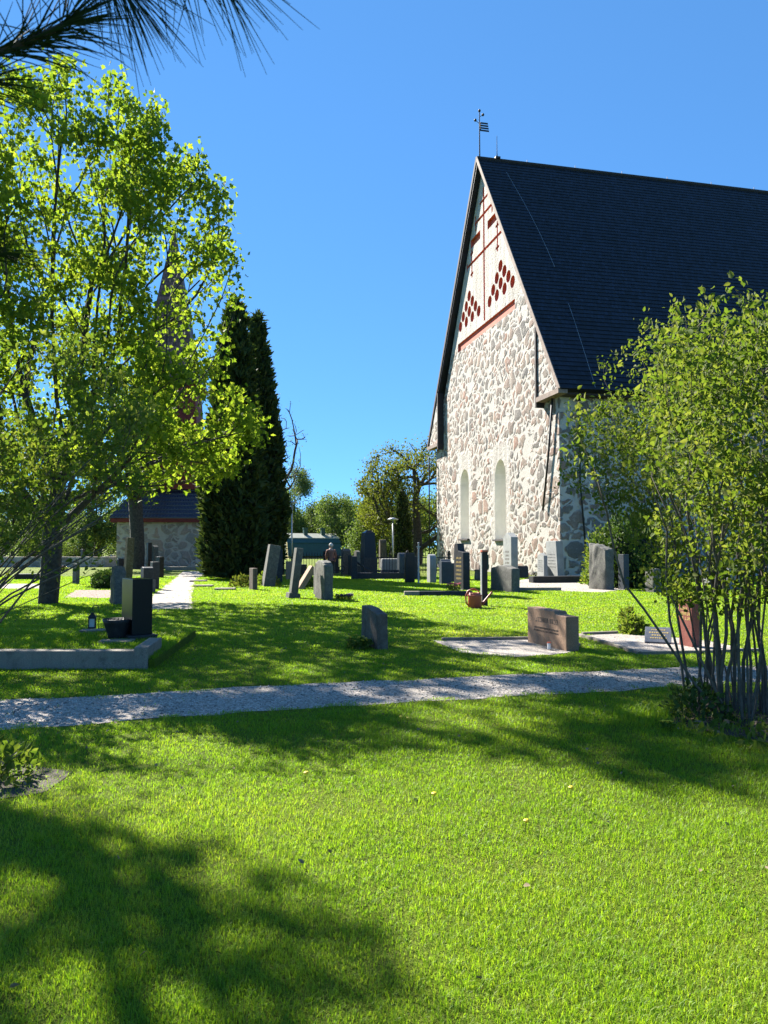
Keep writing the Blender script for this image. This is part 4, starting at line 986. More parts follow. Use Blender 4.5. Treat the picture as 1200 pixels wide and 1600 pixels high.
def lamp(px, Y, h, label):
    t = thing('lamp_post', label, 'lamp post', Gd(px, Y), group='lamp posts beyond the graves')
    e = MB(); e.tube([(0, 0, 0), (0, 0, h)], [.06, .045], 8); e.build('post', M['galv'], t, smooth=True)
    e = MB(); e.lathe([(.03, h - .02), (.33, h + .02), (.36, h + .08), (.1, h + .16), (.02, h + .18)], k=14); e.build('lamp_head', M['galv'], t, smooth=True)
lamp(456, 52, 4.55, 'taller grey lamp post standing in front of the house with the green roof'); lamp(614, 50, 3.35, 'shorter grey lamp post left of the small pointed thuja')

fn = thing('iron_fence', 'black wrought iron picket fence with spear points behind the graves', 'fence', Gd(440, 45))
e = MB(); Lf = 10.0
for k in range(62): 
    x = k * .162; e.tube([(x, 0, .1), (x, 0, 1.12)], .014, 5); e.tube([(x, 0, 1.10), (x, 0, 1.16), (x, 0, 1.32)], [.012, .035, .002], 4)
e.build('pickets', M['iron'], fn)
e = MB()
for z in (.25, 1.0): e.box((Lf / 2 - .05, 0, z), (Lf, .03, .05))
e.build('rails', M['iron'], fn)
for k in range(5):
    e = MB(); e.box((k * 2.43 + .08, .05, .6), (.12, .12, 1.3)); e.ball((k * 2.43 + .08, .05, 1.32), .09, 8); e.build('post', M['iron'], fn)

# ------------------------------------------------------------------ gravestones
def profile(kind, r):
    if kind == 'rect': return [(0, 0), (1, 0), (1, 1), (0, 1)]
    if kind == 'arch': return [(0, 0), (1, 0), (1, .84)] + [(.5 + .5 * math.cos(a), .84 + .16 * math.sin(a)) for a in np.linspace(.25, math.pi - .25, 7)] + [(0, .84)]
    if kind == 'peak': return [(0, 0), (1, 0), (1, .90), (.5, 1), (0, .90)]
    if kind == 'taper': return [(0, 0), (1, 0), (.84, 1), (.16, 1)]
    if kind == 'wave': return [(0, 0), (1, 0), (1, .90), (.85, .92), (.65, .99), (.5, 1), (.35, .99), (.15, .92), (0, .90)]
    if kind == 'step': return [(0, 0), (1, 0), (1, 1), (.30, .985), (.26, .90), (0, .885)]     # 0 = near end
    if kind == 'slant': return [(0, 0), (1, 0), (.96, 1.0), (.55, .97), (.04, .86)]
    if kind == 'notch': return [(0, 0), (1, 0), (1, .80), (.92, 1), (.62, 1), (.55, .84), (0, .80)]
    if kind == 'rough': return [(0, 0), (1, 0), (1 + r.uniform(-.06, .04), .5), (.93 + r.uniform(-.1, .05), .88), (.7, .98 + r.uniform(-.03, .03)), (.4, 1), (.12, .93), (-.03 + r.uniform(0, .08), .55)]
def strokes(mb, W, H, z0, z1, rows, fill, cap, depth, x, r, cols=1, colw=.9):
    # rows of small letter-like strokes on the -X face; local Y runs along the face
    for k in range(rows):
        z = z1 - (z1 - z0) * (k + .5) / rows
        y = W * (0.5 - fill / 2); ye = W * (0.5 + fill / 2)
        while y < ye:
            lw = cap * r.uniform(.45, .75); kind = r.randint(0, 3)
            t_ = cap * .17
            mb.box((x, y + t_ / 2, z), (depth, t_, cap))
            if kind in (0, 2): mb.box((x, y + lw - t_ / 2, z), (depth, t_, cap))
            if kind in (0, 1): mb.box((x, y + lw / 2, z + cap / 2 - t_ / 2), (depth * .9, lw, t_))
            if kind in (1, 3): mb.box((x, y + lw / 2, z - cap / 2 + t_ / 2), (depth * .9, lw, t_))
            if kind == 2: mb.box((x, y + lw / 2, z), (depth * .9, lw, t_))
            y += lw + cap * .3
            if r.random() < .12: y += cap * .5
STN = [0]
def stone(label, xc, yb, xl, xr, yt, mat, prof='rect', phi=13, W=None, T=None, name='gravestone', lean=(0, 0), rough=0.0, bevel=.012, text=None, plinth=None, H=None, zb=0.0, side_prof=None, lettermat='engrave'):
    STN[0] += 1; r = random.Random(STN[0] * 13)
    C = G(xc, yb, zb); f = R(phi); dx, dy = math.cos(f), math.sin(f); wx, wy = -math.sin(f), math.cos(f)
    if W is None: k = (xl - 600) / 1200; W = (C.x - k * C.y) / (k * wy - wx)
    if T is None: k = (xr - 600) / 1200; T = (C.x - k * C.y) / (k * dy - dx)
    W = abs(W); T = abs(T)
    if H is None: H = at(xc, yt, C.y).z - zb
    base = Vector((C.x + dx * T / 2 + wx * W / 2, C.y + dy * T / 2 + wy * W / 2, zb))
    t = thing(name, label, 'gravestone', base, f, tilt=(R(lean[0]), R(lean[1])))
    pz = 0.0
    if plinth:
        pe, ph, pm = plinth; e = MB(); e.box((0, 0, ph / 2 - .04), (T + 2 * pe, W + 2 * pe, ph + .08)); e.build('plinth', M[pm], t, bevel=.012); pz = ph
    P_ = profile(prof, r); poly = [((s - .5) * W, pz - (.06 if t_ == 0 and not plinth else 0) + t_ * (H - pz)) for s, t_ in P_]
    e = MB(); e.prism(poly, -T / 2, T / 2, 'x')
    if rough: e.build('slab', M[mat], t, bevel=min(.05, T * .2), cut=4, rough=rough, freq=5, seed=STN[0] * 3.3, smooth=True)
    else: e.build('slab', M[mat], t, bevel=bevel)
    if text:
        for (z0, z1, rows, fill, cap) in text:
            za, zb_ = pz + (H - pz) * z0, pz + (H - pz) * z1
            for k in range(rows):
                e = MB(); strokes(e, W, H, zb_ - (zb_ - za) * (k + 1) / rows, zb_ - (zb_ - za) * k / rows, 1, fill, cap, .004, 0, r)
                e.build('inscription', M[lettermat], t, loc=(-T / 2 - .001, -W / 2, 0))
    return t, W, T, H

# near graves
stone('pinkish tan granite headstone with a stepped top edge and carved letters, nearest at the right', 885, 1018, 823, 903, 957, 'tan', 'step', 18, bevel=.012, text=[(.60, .80, 1, .58, .075), (.36, .52, 2, .62, .026)], plinth=None)
e = MB(); ct = G(858, 1016); tl = thing('grave_light', 'small white candle lying on the step of the tan headstone', 'candle', ct + Vector((0, 0, .02)))
e.tube([(0, 0, 0), (0, 0, .09)], .03, 10); e.build('candle', M['white_paint'], tl); e = MB(); e.tube([(0, 0, .09), (0, 0, .105)], .032, 10); e.build('lid', M['can_red'], tl)
stone('weathered brown headstone standing alone in the lawn beside yellow flowers', 590, 1016, 564, 607, 951, 'brown', 'slant', 20, bevel=.02)
stone('red granite headstone with gold lettering half hidden behind the lilac stems', 1082, 1012, 1058, 1108, 938, 'red_granite', 'rect', 14, text=[(.55, .85, 3, .7, .05)], lettermat='gold', T=.14)
# left plot
stone('tall polished black headstone on the raised plot at the left', 206, 1001, 192, 240, 905, 'black', 'rect', 34, plinth=(.07, .08, 'dark'), zb=BEDZ, bevel=.008)
e = thing('stone_planter', 'round dark stone planter bowl beside the black headstone', 'planter', G(184, 999, BEDZ))
m = MB(); m.lathe([(.12, 0), (.15, .03), (.16, .1), (.22, .26), (.245, .32), (.23, .33), (.20, .27), (.05, .25)], k=24); m.build('bowl', M['dark'], e, smooth=True)
m = MB(); m.lathe([(.215, .27), (.18, .285), (.05, .29)], k=16); m.build('soil', M['soil'], e)
e = thing('stone_slab', 'flat stone slab lying under the black lantern', 'slab', G(145, 990, BEDZ), R(8)); m = MB(); m.box((0, 0.05, .03), (.42, .3, .07)); m.build('slab', M['kerb'], e, bevel=.01)
e = thing('stone_slab', 'flat stone slab lying in front of the planter bowl', 'slab', G(184, 1003, BEDZ), R(6)); m = MB(); m.box((0, -.08, .01), (.5, .34, .06)); m.build('slab', M['kerb'], e, bevel=.01)
ln = thing('grave_lantern', 'small black lantern with a pale glass standing on the raised plot', 'lantern', G(142, 988, BEDZ) + Vector((0, .05, .065)), R(15))
m = MB(); m.box((0, 0, .012), (.13, .13, .024)); m.build('base', M['iron'], ln)
m = MB()
for a in (-1, 1):
    for b in (-1, 1): m.box((a * .052, b * .052, .10), (.014, .014, .16))
for a in (-1, 1): m.box((a * .052, 0, .178), (.016, .12, .012)); m.box((0, a * .052, .176), (.12, .016, .012))
m.build('frame', M['iron'], ln)
m = MB(); m.box((0, 0, .10), (.088, .088, .15)); m.build('glass', M['lantern_glass'], ln)
m = MB(); m.prism([(-.075, -.075), (.075, -.075), (.075, .075), (-.075, .075)], .18, .24, 'z', scale1=.45); m.tube([(0, 0, .235), (0, 0, .27)], .03, 8); m.build('roof', M['iron'], ln)
m = MB(); m.tube([(.03 * math.cos(a), 0, .285 + .03 * math.sin(a)) for a in np.linspace(0, 6.283, 13)], .004, 5); m.build('ring', M['iron'], ln)
hk = thing('shepherd_hook', 'thin black shepherd hook stuck in the grass beside the lantern', 'hook', G(154, 986, BEDZ))
m = MB(); m.tube([(0, 0, -.05), (0, 0, .38)] + [(-.06 + .06 * math.cos(a), 0, .38 + .075 * math.sin(a)) for a in np.linspace(.2, 2.9, 8)] + [(-.12, 0, .30), (-.145, 0, .265), (-.175, 0, .275), (-.18, 0, .30)], .006, 6); m.build('rod', M['iron'], hk, smooth=True)
kb = thing('grave_kerb', 'long low lichen-stained granite kerb round the raised plot at the left', 'kerb', KC)
m = MB(); m.box((-.18 - 3.2, .11, .08), (6.4 - .01, .22, .32)); m.build('front_kerb', M['kerb'], kb, bevel=.015, cut=3, rough=.004, freq=8)
m = MB(); m.box((-.09 - .1, .55, .115), (.18, 1.1, .35), Matrix.Rotation(R(7), 4, 'Z')); m.build('corner_block', M['kerb'], kb, bevel=.015, cut=2, rough=.004, freq=8)

# left background rows
stone('rough grey brown standing stone with a pale split edge beside the dwarf conifer', 178, 945, 173, 193, 886, 'grey', 'rough', 34, rough=.035, T=.34, W=.45)
stone('tall narrow mossy brown slab in front of the dark maple trunk', 196, 906, 193, 208, 840, 'mossy', 'taper', 40, lean=(0, 3))
stone('grey headstone with a rounded top beside the path to the bell tower', 224, 926, 221, 241, 886, 'dark', 'arch', 32, W=.42, plinth=(.06, .45, 'grey'))
stone('square dark grey headstone just behind the round-topped one by the path', 238, 921, 237, 250, 878, 'dark', 'rect', 32, W=.35)
stone('dark square headstone farther along the path, second before the tower', 249, 903, 247, 257, 870, 'dark', 'rect', 45, W=.4)
stone('slim tall black headstone close to the tower wall', 231, 890, 230, 238, 848, 'black', 'rect', 40, W=.3)
stone('small pale ornate headstone near the tower wall', 240, 889, 239, 248, 852, 'grey', 'peak', 40, W=.4, plinth=(.12, .5, 'pale'))
stone('low pinkish stone at the end of the path under the thuja', 319, 884, 317, 326, 870, 'tan', 'rect', 40, W=.5)
LB_ = [(119, 913, 117, 126, 881, 'grey', 'rect', 'grey distant headstone in front of the low dark wall'), (129, 886, 128, 133, 858, 'dark', 'rect', 'slim dark distant headstone left of the conifer'), (155, 886, 154, 165, 876, 'dark', 'rect', 'low dark block headstone behind the dwarf conifer'),
       (166, 885, 164, 172, 869, 'black', 'rect', 'black distant headstone left of the tower corner'), (175, 884, 173, 182, 867, 'pale', 'rect', 'distant headstone with a pale lit edge at the tower corner'), (186, 887, 184, 195, 873, 'dark', 'rough', 'dark uneven distant headstone under the tower wall')]
for xc, yb, xl, xr, yt, mt, pf, lab in LB_: stone(lab, xc, yb, xl, xr, yt, mt, pf, 45, W=.4, rough=.02 if pf == 'rough' else 0)
stone('dark wide low headstone at the far left seen through the twigs', 22, 906, 18, 66, 897, 'black', 'rect', 20, W=.5, T=1.7)
e = thing('stone_wall', 'low dark stone wall far at the left behind the headstones', 'wall', Gd(60, 62), R(3)); m = MB(); m.box((0, 0, .4), (14, .5, .85)); m.build('wall', M['tower_wall'], e, cut=3, rough=.03)
e = thing('stone_step', 'low stone edging with a dark side across the path end at the tower', 'kerb', G(290, 891), R(4)); m = MB(); m.box((0, 0, .1), (2.7, .4, .3)); m.build('step', M['kerb'], e, bevel=.02)
for px, py, lab in ((310, 909, 'pale flat stone lying right of the path to the tower'), (318, 917, 'flat pale slab lying at the right edge of the path, nearer one'), (352, 922, 'long thin flat slab lying on the grass before the thuja')):
    e = thing('flat_stone', lab, 'slab', G(px, py), R(5)); m = MB(); m.box((0, 0, .03), (.75, .5, .1)); m.build('slab', M['kerb'], e, bevel=.02)

# middle rows, left of the obelisk
stone('short square brown stub stone beside the thuja foot', 395, 922, 390, 403, 888, 'brown', 'rect', 26)
stone('wide dark headstone tilted backward with a lit left edge', 412, 917, 406, 430, 851, 'grey', 'taper', 17, W=.8, lean=(0, 9))
stone('dark headstone standing close behind the tilted wide one', 432, 911, 430, 442, 858, 'dark', 'rect', 20, W=.6)
stone('pale tan slab headstone behind the leaning pillar', 447, 906, 445, 458, 877, 'tan', 'rect', 20, W=.12)
stone('small dark headstone with a lit edge right of the leaning pillar', 468, 899, 466, 480, 882, 'dark', 'rect', 18)
stone('narrow dark pillar headstone leaning to the right on a low base', 454, 935, 443, 468, 856, 'grey', 'rect', 20, lean=(0, 7), W=.34, T=.22, plinth=(.07, .16, 'grey'))
stone('pale stone slab leaning far over on its side in the grass', 466, 921, 462, 472, 880, 'tan', 'rect', 20, W=.5, T=.2, lean=(0, 32))
stone('rough-edged grey headstone with a smooth dark face and rounded top', 506, 938, 492, 521, 876, 'grey', 'arch', 18, rough=.022)
stone('pale upright slab directly behind the rough-edged headstone', 494, 930, 487, 499, 886, 'grey', 'rect', 18, W=.4)
stone('square dark headstone with a pale side in the fence row, left of the pointed one', 524, 896, 521, 530, 867, 'dark', 'taper', 18)
stone('pointed grey headstone in front of the iron fence', 536, 898, 532, 548, 857, 'grey', 'peak', 18, W=.5)
stone('dark square headstone beside the pointed one by the fence', 548, 899, 546, 552, 868, 'dark', 'rect', 26, W=.4)
stone('grey narrow headstone left of the black obelisk', 557, 902, 555, 563, 860, 'grey', 'peak', 26, W=.35, plinth=(.04, .6, 'dark'))
# obelisk
ob = thing('obelisk', 'tall black granite obelisk on a square plinth inside a chained plot', 'obelisk', G(575, 900) + Vector((0, .4, 0)), R(22))
e = MB(); e.box((0, 0, .5), (.82, .82, 1.05)); e.build('plinth', M['dark'], ob, bevel=.02)
e = MB(); e.prism([(-.36, -.36), (.36, -.36), (.36, .36), (-.36, .36)], 1.02, 2.4, 'z', scale1=.80); e.prism([(-.288, -.288), (.288, -.288), (.288, .288), (-.288, .288)], 2.4, 2.55, 'z', scale1=.35); e.build('shaft', M['black'], ob, bevel=.008)
# chained plot
cf = thing('chain_fence', 'dark stone kerb with posts and hanging chains round the obelisk plot', 'chain fence', G(560, 905), R(2))
e = MB(); e.box((1.4, 0, .14), (3.4, .2, .36)); e.build('kerb', M['dark'], cf, bevel=.02)
for x in (-.2, 2.85):
    e = MB(); e.prism([(-.17, -.17), (.17, -.17), (.17, .17), (-.17, .17)], 0, 1.15, 'z', scale1=.8)
    me_ = e.mesh('post', bevel=.02); link('post', me_, M['dark'], cf, (x, 0, 0))
for a, b, sag in (((-.2, 0, 1.0), (2.85, 0, 1.0), .75), ((-.2, .06, .9), (2.85, .06, .82), .5)):
    e = MB(); pp = [Vector(a).lerp(Vector(b), k / 40) - Vector((0, 0, sag * (1 - (2 * k / 40 - 1) ** 2))) for k in range(41)]
    for k in range(40):
        c = (pp[k] + pp[k + 1]) / 2; d_ = (pp[k + 1] - pp[k]); 
        e.tube([pp[k] - d_ * .15, pp[k + 1] + d_ * .15], .03 if k % 2 else .042, 5)
    e.build('chain', M['iron'], cf)
for px, rr in ((534, .16), (556, .14)):
    e = thing('iron_scroll', 'small wrought iron scroll ornament by the fence ' + ('left of' if px == 534 else 'close to') + ' the narrow headstone', 'ornament', G(px, 901)); m = MB()
    m.tube([(rr * math.cos(a), 0, .42 + rr * math.sin(a)) for a in np.linspace(0, 6.283, 15)], .025, 6); m.tube([(0, 0, 0), (0, 0, .27)], .025, 6); m.build('scroll', M['iron'], e)
stone('broad pale grey block monument behind the chains', 597, 897, 593, 628, 873, 'pale', 'rect', 12, W=.5, rough=.01)
stone('tall brown narrow slab in front of the willow', 594, 888, 592, 604, 843, 'brown', 'arch', 20, W=.3)
stone('dark grey headstone close behind the tall black one', 624, 905, 622, 634, 864, 'blue_dark', 'arch', 16, W=.4)
stone('tall black square headstone right of the chained plot', 634, 911, 632, 648, 864, 'black', 'rect', 14, W=.22)
gp = thing('iron_cross', 'slim tall iron grave cross standing between two headstones', 'grave cross', G(654, 912)); m = MB(); m.tube([(0, 0, 0), (0, 0, .9), (0, 0, 1.75)], [.045, .04, .03], 8); m.ball((0, 0, 1.78), .045, 8); m.ball((0, 0, 1.55), .05, 8); m.build('shaft', M['galv'], gp)
m = MB(); m.box((0, 0, 1.62), (.18, .03, .04)); m.build('arm', M['galv'], gp)
stone('grey green smooth headstone with a rounded front left of the church corner', 672, 911, 664, 682, 866, 'pale', 'arch', 14, W=.5, bevel=.03)
stone('wide blue grey headstone with wavy top in front of the gable foot', 690, 913, 683, 705, 874, 'blue_dark', 'wave', 8, W=.5)
stone('small dark blue headstone behind the tall gold-lettered one', 704, 910, 702, 712, 880, 'blue_dark', 'rect', 12, W=.4)
# gold lettered stone with its kerb and flowers
stone('tall dark headstone with gold lettering and an upright side pillar behind pink flowers', 724, 923, 711, 734, 849, 'dark', 'notch', 20, W=.80, text=[(.18, .72, 6, .55, .07)], lettermat='gold', plinth=(.03, .06, 'grey'))
e = thing('grave_kerb', 'low dark granite kerb in front of the gold-lettered headstone', 'kerb', G(690, 931), R(3)); m = MB(); m.box((.15, .1, .06), (1.75, .2, .18)); m.build('front_kerb', M['dark'], e, bevel=.015)
m = MB(); m.box((-.98, .1, .065), (.5, .22, .17)); m.build('end_block', M['kerb'], e, bevel=.015)
def flowers(name, label, loc, rx, h, n, mat, size, seed, leafmat='lilac_leaf', nleaf=300, lsize=.06):
    r = np.random.default_rng(seed); t = thing(name, label, 'flowers', loc); 
    a = r.random(nleaf) * 6.283; q = rx * np.sqrt(r.random(nleaf)); C = np.stack([q * np.cos(a), q * np.sin(a), h * .75 * r.random(nleaf)], 1)
    leaves('leaves', C, lsize, 'oval', M[leafmat], t, r, .2, -.7)
    m = MB(); st = MB()
    for k in range(n):
        a = r.random() * 6.283; q = rx * .95 * math.sqrt(r.random()); x, y, z = q * math.cos(a), q * math.sin(a), h * r.uniform(.7, 1.05)
        st.tube([(x * .6, y * .6, 0), (x, y, z)], .004, 4)
        for pz in range(6):
            b = pz * 1.047 + r.random(); s = size * r.uniform(.8, 1.2); c, d_ = math.cos(b), math.sin(b)
            m.add([(x, y, z), (x + s * (c * .6 - d_ * .4), y + s * (d_ * .6 + c * .4), z + s * .35), (x + s * c, y + s * d_, z + s * .3), (x + s * (c * .6 + d_ * .4), y + s * (d_ * .6 - c * .4), z + s * .35)], [(0, 1, 2, 3)])
        m.ball((x, y, z + size * .1), size * .35, 6)
    st.build('stalks', M['lilac_leaf'], t)
    m.build('blossoms', M[mat], t); return t
flowers('potted_flowers', 'pink and red flowers in front of the gold-lettered headstone', G(709, 925), .26, .30, 30, 'pink_flower', .055, 81)
flowers('pansies', 'dark violet pansies in the grass right of the rough-edged headstone', G(538, 937), .30, .16, 60, 'violet_flower', .05, 82, nleaf=160)
flowers('yellow_flowers', 'bushy yellow-flowering plant at the foot of the brown headstone', G(561, 1014), .20, .20, 34, 'yellow_flower', .024, 83, nleaf=420, lsize=.05)
flowers('yellow_primrose', 'small yellow flower at the edge of the soil under the lilac', G(1043, 1140), .07, .08, 7, 'yellow_flower', .022, 84, nleaf=24, lsize=.05)
flowers('red_flowers', 'small red flowers near the distant grey headstone at the left', G(98, 893), .3, .35, 24, 'can_red', .07, 85, nleaf=150, lsize=.12)
flowers('white_flowers', 'small bunch of pale flowers on the end of the dark granite kerb', G(837, 905) + Vector((0, .2, .15)), .15, .2, 16, 'white_paint', .05, 86, nleaf=60, lsize=.06)
for i, (px, py) in enumerate(((676, 1256), (636, 1133), (476, 1222), (625, 1131), (820, 1300), (1150, 1040), (890, 1246))):
    lab = ['yellow dandelion alone in the middle of the near lawn', 'yellow dandelion near the path edge, right one of a pair', 'dandelion in the sunny lawn left of centre', 'yellow dandelion near the path edge, left one of a pair', 'dandelion low in the sunny lawn right of centre', 'dandelion beside the path behind the lilac', 'dandelion in the lawn below the lilac shade'][i]
    t = thing('dandelion', lab, 'flower', G(px, py), group='dandelions in the lawn'); m = MB(); m.tube([(0, 0, 0), (.01, 0, .055)], .003, 4); m.build('stalk', M['lilac_leaf'], t)
    m = MB(); m.lathe([(.004, .05), (.014, .058), (.018, .066), (.010, .072), (.002, .073)], (.01, 0, 0), 10); m.build('blossom', M['yellow_flower'], t)

# tap post and watering can
tp = thing('tap_post', 'slim dark upright post with a red cap beside the watering can', 'post', G(757, 947), R(13)); H = at(757, 862, tp.location.y).z
m = MB(); m.box((0, 0, H / 2), (.15, .12, H)); m.build('post', M['dark_board'], tp, bevel=.008); m = MB(); m.box((-.085, 0, H / 2 - .02), (.02, .11, H - .05)); m.build('side_board', M['pale'], tp)
m = MB(); m.box((.0, 0, H + .02), (.17, .14, .05)); m.build('cap', M['can_red'], tp); m = MB(); m.box((.095, 0, H - .28), (.03, .1, .4)); m.build('sign_plate', M['green_roof'], tp)
wc = thing('watering_can', 'red plastic watering can standing on the grass by the slim post', 'watering can', G(742, 950), R(8))
wc.scale = (1.18, 1.18, 1.18)
m = MB(); m.lathe([(.145, 0), (.155, .01), (.15, .25), (.155, .27), (.13, .30), (.125, .34), (.115, .34), (.11, .30)], k=24); m.build('body', M['can_red'], wc, smooth=True)
m = MB(); m.lathe([(.154, .265), (.163, .272), (.163, .29), (.15, .295)], k=24); m.build('rim', M['can_red'], wc)
m = MB(); m.tube([(-.14, 0, .05), (-.20, 0, .12), (-.21, 0, .26), (-.16, 0, .38), (-.04, 0, .43), (.08, 0, .39), (.12, 0, .30)], .017, 8); m.build('handle', M['can_red'], wc, smooth=True)
m = MB(); m.tube([(.13, 0, .06), (.22, 0, .14), (.36, 0, .31), (.40, 0, .35)], [.035, .028, .022, .03], 10); m.build('spout', M['can_red'], wc, smooth=True)

# rows before the church
stone('broad rough grey headstone with a gently curved top and a dark side', 800, 926, 766, 812, 884, 'grey', 'wave', 20, rough=.012)
stone('tall narrow pale headstone with a black lettered panel and dark side', 799, 904, 786, 809, 832, 'pale', 'peak', 13, text=[(.05, .62, 7, .45, .10)], lettermat='engrave')
stone('low dark block with a mossy pale top right of the pale lettered headstone', 806, 903, 804, 826, 884, 'dark', 'rough', 13, W=.6, rough=.03)
for px in (731, 744):
    e = thing('iron_post', 'thin iron grave marker post in the grass ' + ('left of' if px == 731 else 'nearer') + ' the tap post before the gable', 'post', G(px, 893)); m = MB(); m.tube([(0, 0, 0), (0, 0, .75)], .02, 5); m.ball((0, 0, .77), .035, 6); m.build('rod', M['iron'], e)
e = thing('stone_trough', 'small stone block half hidden behind the tap post', 'stone block', G(749, 907)); m = MB(); m.lathe([(.22, 0), (.25, .1), (.22, .45), (.26, .5), (.2, .52)], k=10); m.build('block', M['grey'], e)
db = thing('granite_kerb', 'long dark granite kerb under the two pale headstones by the church corner', 'kerb', G(834, 911), R(13)); m = MB(); m.box((1.55, .3, .14), (3.1, .5, .3)); m.build('kerb_stone', M['dark'], db, bevel=.02)
stone('shorter of the two pale headstones on the dark kerb, pointed top', 850, 907, 839, 855, 864, 'pale', 'peak', 14, zb=.0, text=[(.3, .75, 6, .7, .05)], lettermat='grey_letters')
stone('taller of the two pale headstones on the dark kerb, leaning against its dark side', 872, 907, 855, 882, 845, 'pale', 'rect', 14, text=[(.3, .7, 5, .7, .05)], lettermat='grey_letters', lean=(0, -3))
stone('big rough grey boulder headstone right of the church corner', 947, 922, 918, 958, 849, 'grey', 'slant', 22, rough=.05, T=.4)
stone('square grey slab headstone between the boulder stone and the lilac', 975, 921, 965, 982, 866, 'blue_dark', 'rect', 18)
stone('short rough pillar stump headstone on a base, left of the lilac', 1022, 926, 1006, 1032, 889, 'grey', 'rect', 20, rough=.03, plinth=(.08, .12, 'grey'))
stone('tall blue grey headstone seen between the lilac stems', 1112, 915, 1104, 1126, 812, 'blue_dark', 'rect', 16, plinth=(.15, .3, 'pale'))
stone('pale low headstone seen through the right part of the lilac stems', 1140, 922, 1126, 1160, 884, 'pale', 'rect', 20)
e = thing('grave_slab', 'flat pale kerb stone lying across the grass behind the tan headstone', 'slab', G(830, 923), R(6)); m = MB(); m.box((.1, 0, .05), (2.0, .3, .14)); m.build('slab', M['kerb'], e, bevel=.02)
# edging of the gravel beds
def edging(label, pts, w, h, mat='kerb'):
    t = thing('grave_edging', label, 'kerb', pts[0])
    for a, b in zip(pts[:-1], pts[1:]):
        d_ = b - a; L = d_.length; Mx = Matrix.Translation((a + b) / 2 - pts[0]) @ Matrix.Rotation(math.atan2(d_.y, d_.x), 4, 'Z')
        m = MB(); m.box((0, 0, h / 2 - .02), (L, w, h + .04), Mx); m.build('kerb_stone', M[mat], t, bevel=.008)
edging('thin pale stone edging round the gravel bed left of the lilac', [G(*q) for q in ((905, 994), (952, 1008), (1000, 1023), (1095, 1021), (1190, 1018))], .07, .05)
edging('back edge of the pale gravel bed, thin stone strip', [G(*q) for q in ((910, 992), (965, 990))], .07, .05)
edging('thin stone edging along the back of the shaded gravel bed', [G(*q) for q in ((690, 1001), (770, 1000), (846, 999), (905, 1010))], .07, .05)
# slanted plaque
pq = thing('grave_plaque', 'slanted dark memorial plaque with gold lettering on the pale gravel bed', 'plaque', G(1028, 1006), R(-22))
Mx = Matrix.Rotation(R(38), 4, 'X'); m = MB(); m.box((0, .16, .0), (.42, .36, .035), Mx); m.build('plate', granite('grey_plaque', (0.16, 0.17, 0.19), .3, .25), pq, loc=(0, 0, .03), bevel=.006)
m = MB(); rr = random.Random(4)
for k, (fill, cap) in enumerate(((.55, .034), (.72, .034), (.5, .034), (.62, .03))):
    x = -.21 * fill * 1.9 / 2 - .0
    while x < .21 * fill * 1.9 / 2:
        lw = cap * rr.uniform(.5, .9); m.box((x + lw / 2, .27 - k * .065, .019), (lw, cap * .75, .003), Mx); x += lw + .012
m.build('inscription', M['gold'], pq, loc=(0, 0, .03))
m = MB(); m.box((.0, .30, .08), (.1, .06, .2)); m.build('support', M['dark'], pq)

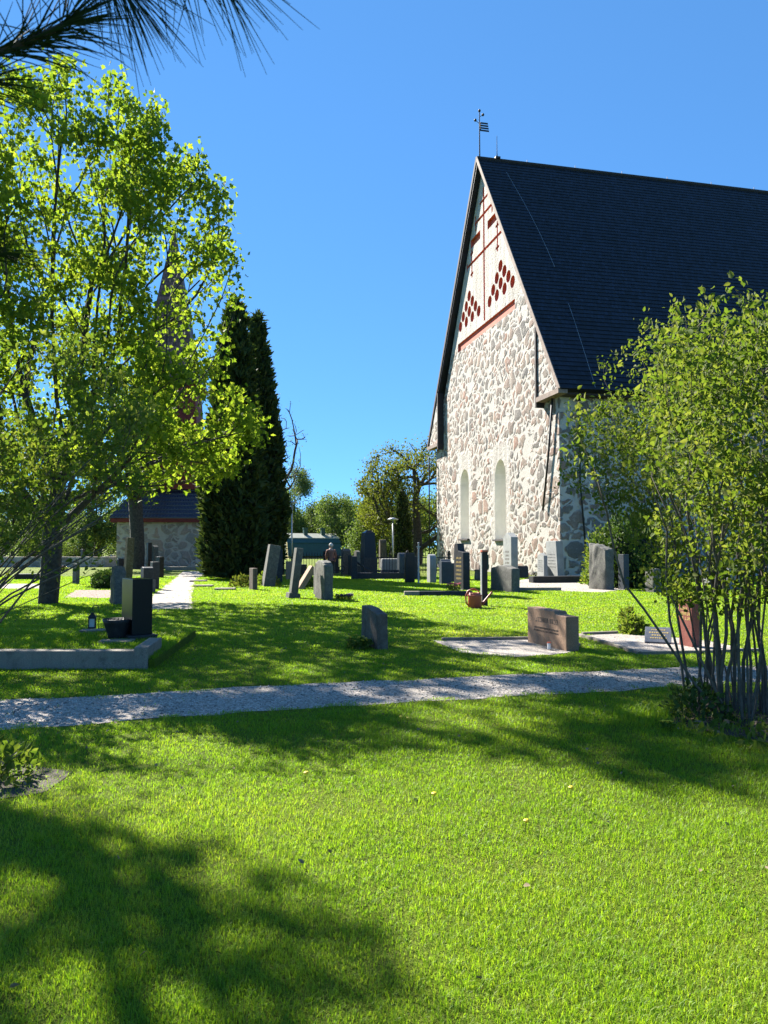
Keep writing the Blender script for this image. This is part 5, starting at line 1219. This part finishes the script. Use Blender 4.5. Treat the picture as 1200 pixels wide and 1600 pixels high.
# ------------------------------------------------------------------ visitor beyond the graves
def person():
    t = thing('person', 'person with white hair in a brown red jacket seen from behind beyond the graves', 'person', Gd(517.5, 42.5), R(8))
    def skin(name, joints, edges, rad, mat, root=0, sub=1):
        me = bpy.data.meshes.new(name); me.from_pydata(joints, edges, []); o = bpy.data.objects.new(name, me); COL.objects.link(o)
        md = o.modifiers.new('s', 'SKIN'); 
        for i, q in enumerate(rad): me.skin_vertices[0].data[i].radius = (q, q) if not hasattr(q, '__len__') else q
        for i in range(len(joints)): me.skin_vertices[0].data[i].use_root = (i == root)
        o.modifiers.new('u', 'SUBSURF').levels = sub; o.modifiers['u'].render_levels = sub
        bpy.context.view_layer.update(); d_ = bpy.context.evaluated_depsgraph_get(); m2 = bpy.data.meshes.new_from_object(o.evaluated_get(d_)); bpy.data.objects.remove(o)
        for p_ in m2.polygons: p_.use_smooth = True
        return link(name, m2, mat, t)
    J = [(0, 0, .98), (0, .04, 1.2), (0, .09, 1.42), (0, .12, 1.53), (0, .16, 1.63), (0, .18, 1.75),
         (-.10, 0, .92), (-.11, -.02, .5), (-.11, .0, .08), (-.11, .14, .04), (.10, 0, .92), (.12, .10, .5), (.12, .06, .08), (.12, .2, .04),
         (-.20, .09, 1.40), (-.27, .06, 1.12), (-.24, .22, .92), (.20, .09, 1.40), (.27, .06, 1.12), (.24, .22, .92)]
    E_ = [(0, 1), (1, 2), (2, 3), (3, 4), (4, 5), (0, 6), (6, 7), (7, 8), (8, 9), (0, 10), (10, 11), (11, 12), (12, 13), (2, 14), (14, 15), (15, 16), (2, 17), (17, 18), (18, 19)]
    Rr = [.13, .13, .12, .055, .09, .085, .085, .06, .045, .04, .085, .06, .045, .04, .06, .045, .032, .06, .045, .032]
    for s, wi in ((-1, 16), (1, 19)):                       # palm and five fingers each
        w_ = Vector(J[wi]); pi = len(J); J.append(tuple(w_ + Vector((0, .06, -.05)))); E_.append((wi, pi)); Rr.append(.03)
        for k, (ox, l) in enumerate(((-.03, .075), (-.01, .085), (.01, .08), (.03, .065), (.045 * -s, .05))):
            a = len(J); J.append(tuple(w_ + Vector((ox, .09 if k < 4 else .06, -.08)))); J.append(tuple(w_ + Vector((ox * 1.1, .09 + l * .5, -.08 - l * .8)))); E_ += [(pi, a), (a, a + 1)]; Rr += [.010, .008]
    skin('body', J, E_, Rr, M['skin'])
    skin('jacket', [(0, -.01, .84), (0, 0, 1.0), (0, .035, 1.2), (0, .085, 1.40), (0, .11, 1.5), (-.21, .09, 1.40), (-.275, .06, 1.12), (-.245, .20, .95), (.21, .09, 1.40), (.275, .06, 1.12), (.245, .20, .95)],
         [(0, 1), (1, 2), (2, 3), (3, 4), (3, 5), (5, 6), (6, 7), (3, 8), (8, 9), (9, 10)], [(.20, .16), (.19, .16), (.19, .155), (.18, .14), .075, .085, .065, .05, .085, .065, .05], M['jacket'], 1)
    skin('trousers', [(0, 0, .95), (-.11, 0, .88), (-.115, -.02, .5), (-.11, 0, .1), (.11, 0, .88), (.125, .10, .5), (.12, .06, .1)], [(0, 1), (1, 2), (2, 3), (0, 4), (4, 5), (5, 6)], [.15, .11, .085, .075, .11, .085, .075], M['trousers'])
    m = MB(); m.ball((0, .165, 1.72), .112, 14, (1, 1.08, 1.0)); m.build('hair', M['white_hair'], t, smooth=True, rough=.01, freq=14)
    m = MB(); m.ball((0, .275, 1.66), .022, 8, (.7, 1, 1.1)); 
    m.build('nose', M['skin'], t, smooth=True)
    for s in (-1, 1):
        m = MB(); m.ball((s * .04, .258, 1.69), .012, 8); m.build('eye', M['white_paint'], t, smooth=True)
        m = MB(); m.ball((s * .112, .16, 1.67), .03, 8, (.4, .7, 1)); m.build('ear', M['skin'], t, smooth=True)
    m = MB(); m.box((0, .262, 1.61), (.045, .01, .012)); m.build('mouth', M['red_granite'], t)
    for x, y in ((-.11, .08), (.12, .14)):
        m = MB(); m.box((x, y, .045), (.1, .27, .09)); m.build('shoe', M['dark_board'], t, bevel=.03)
person()
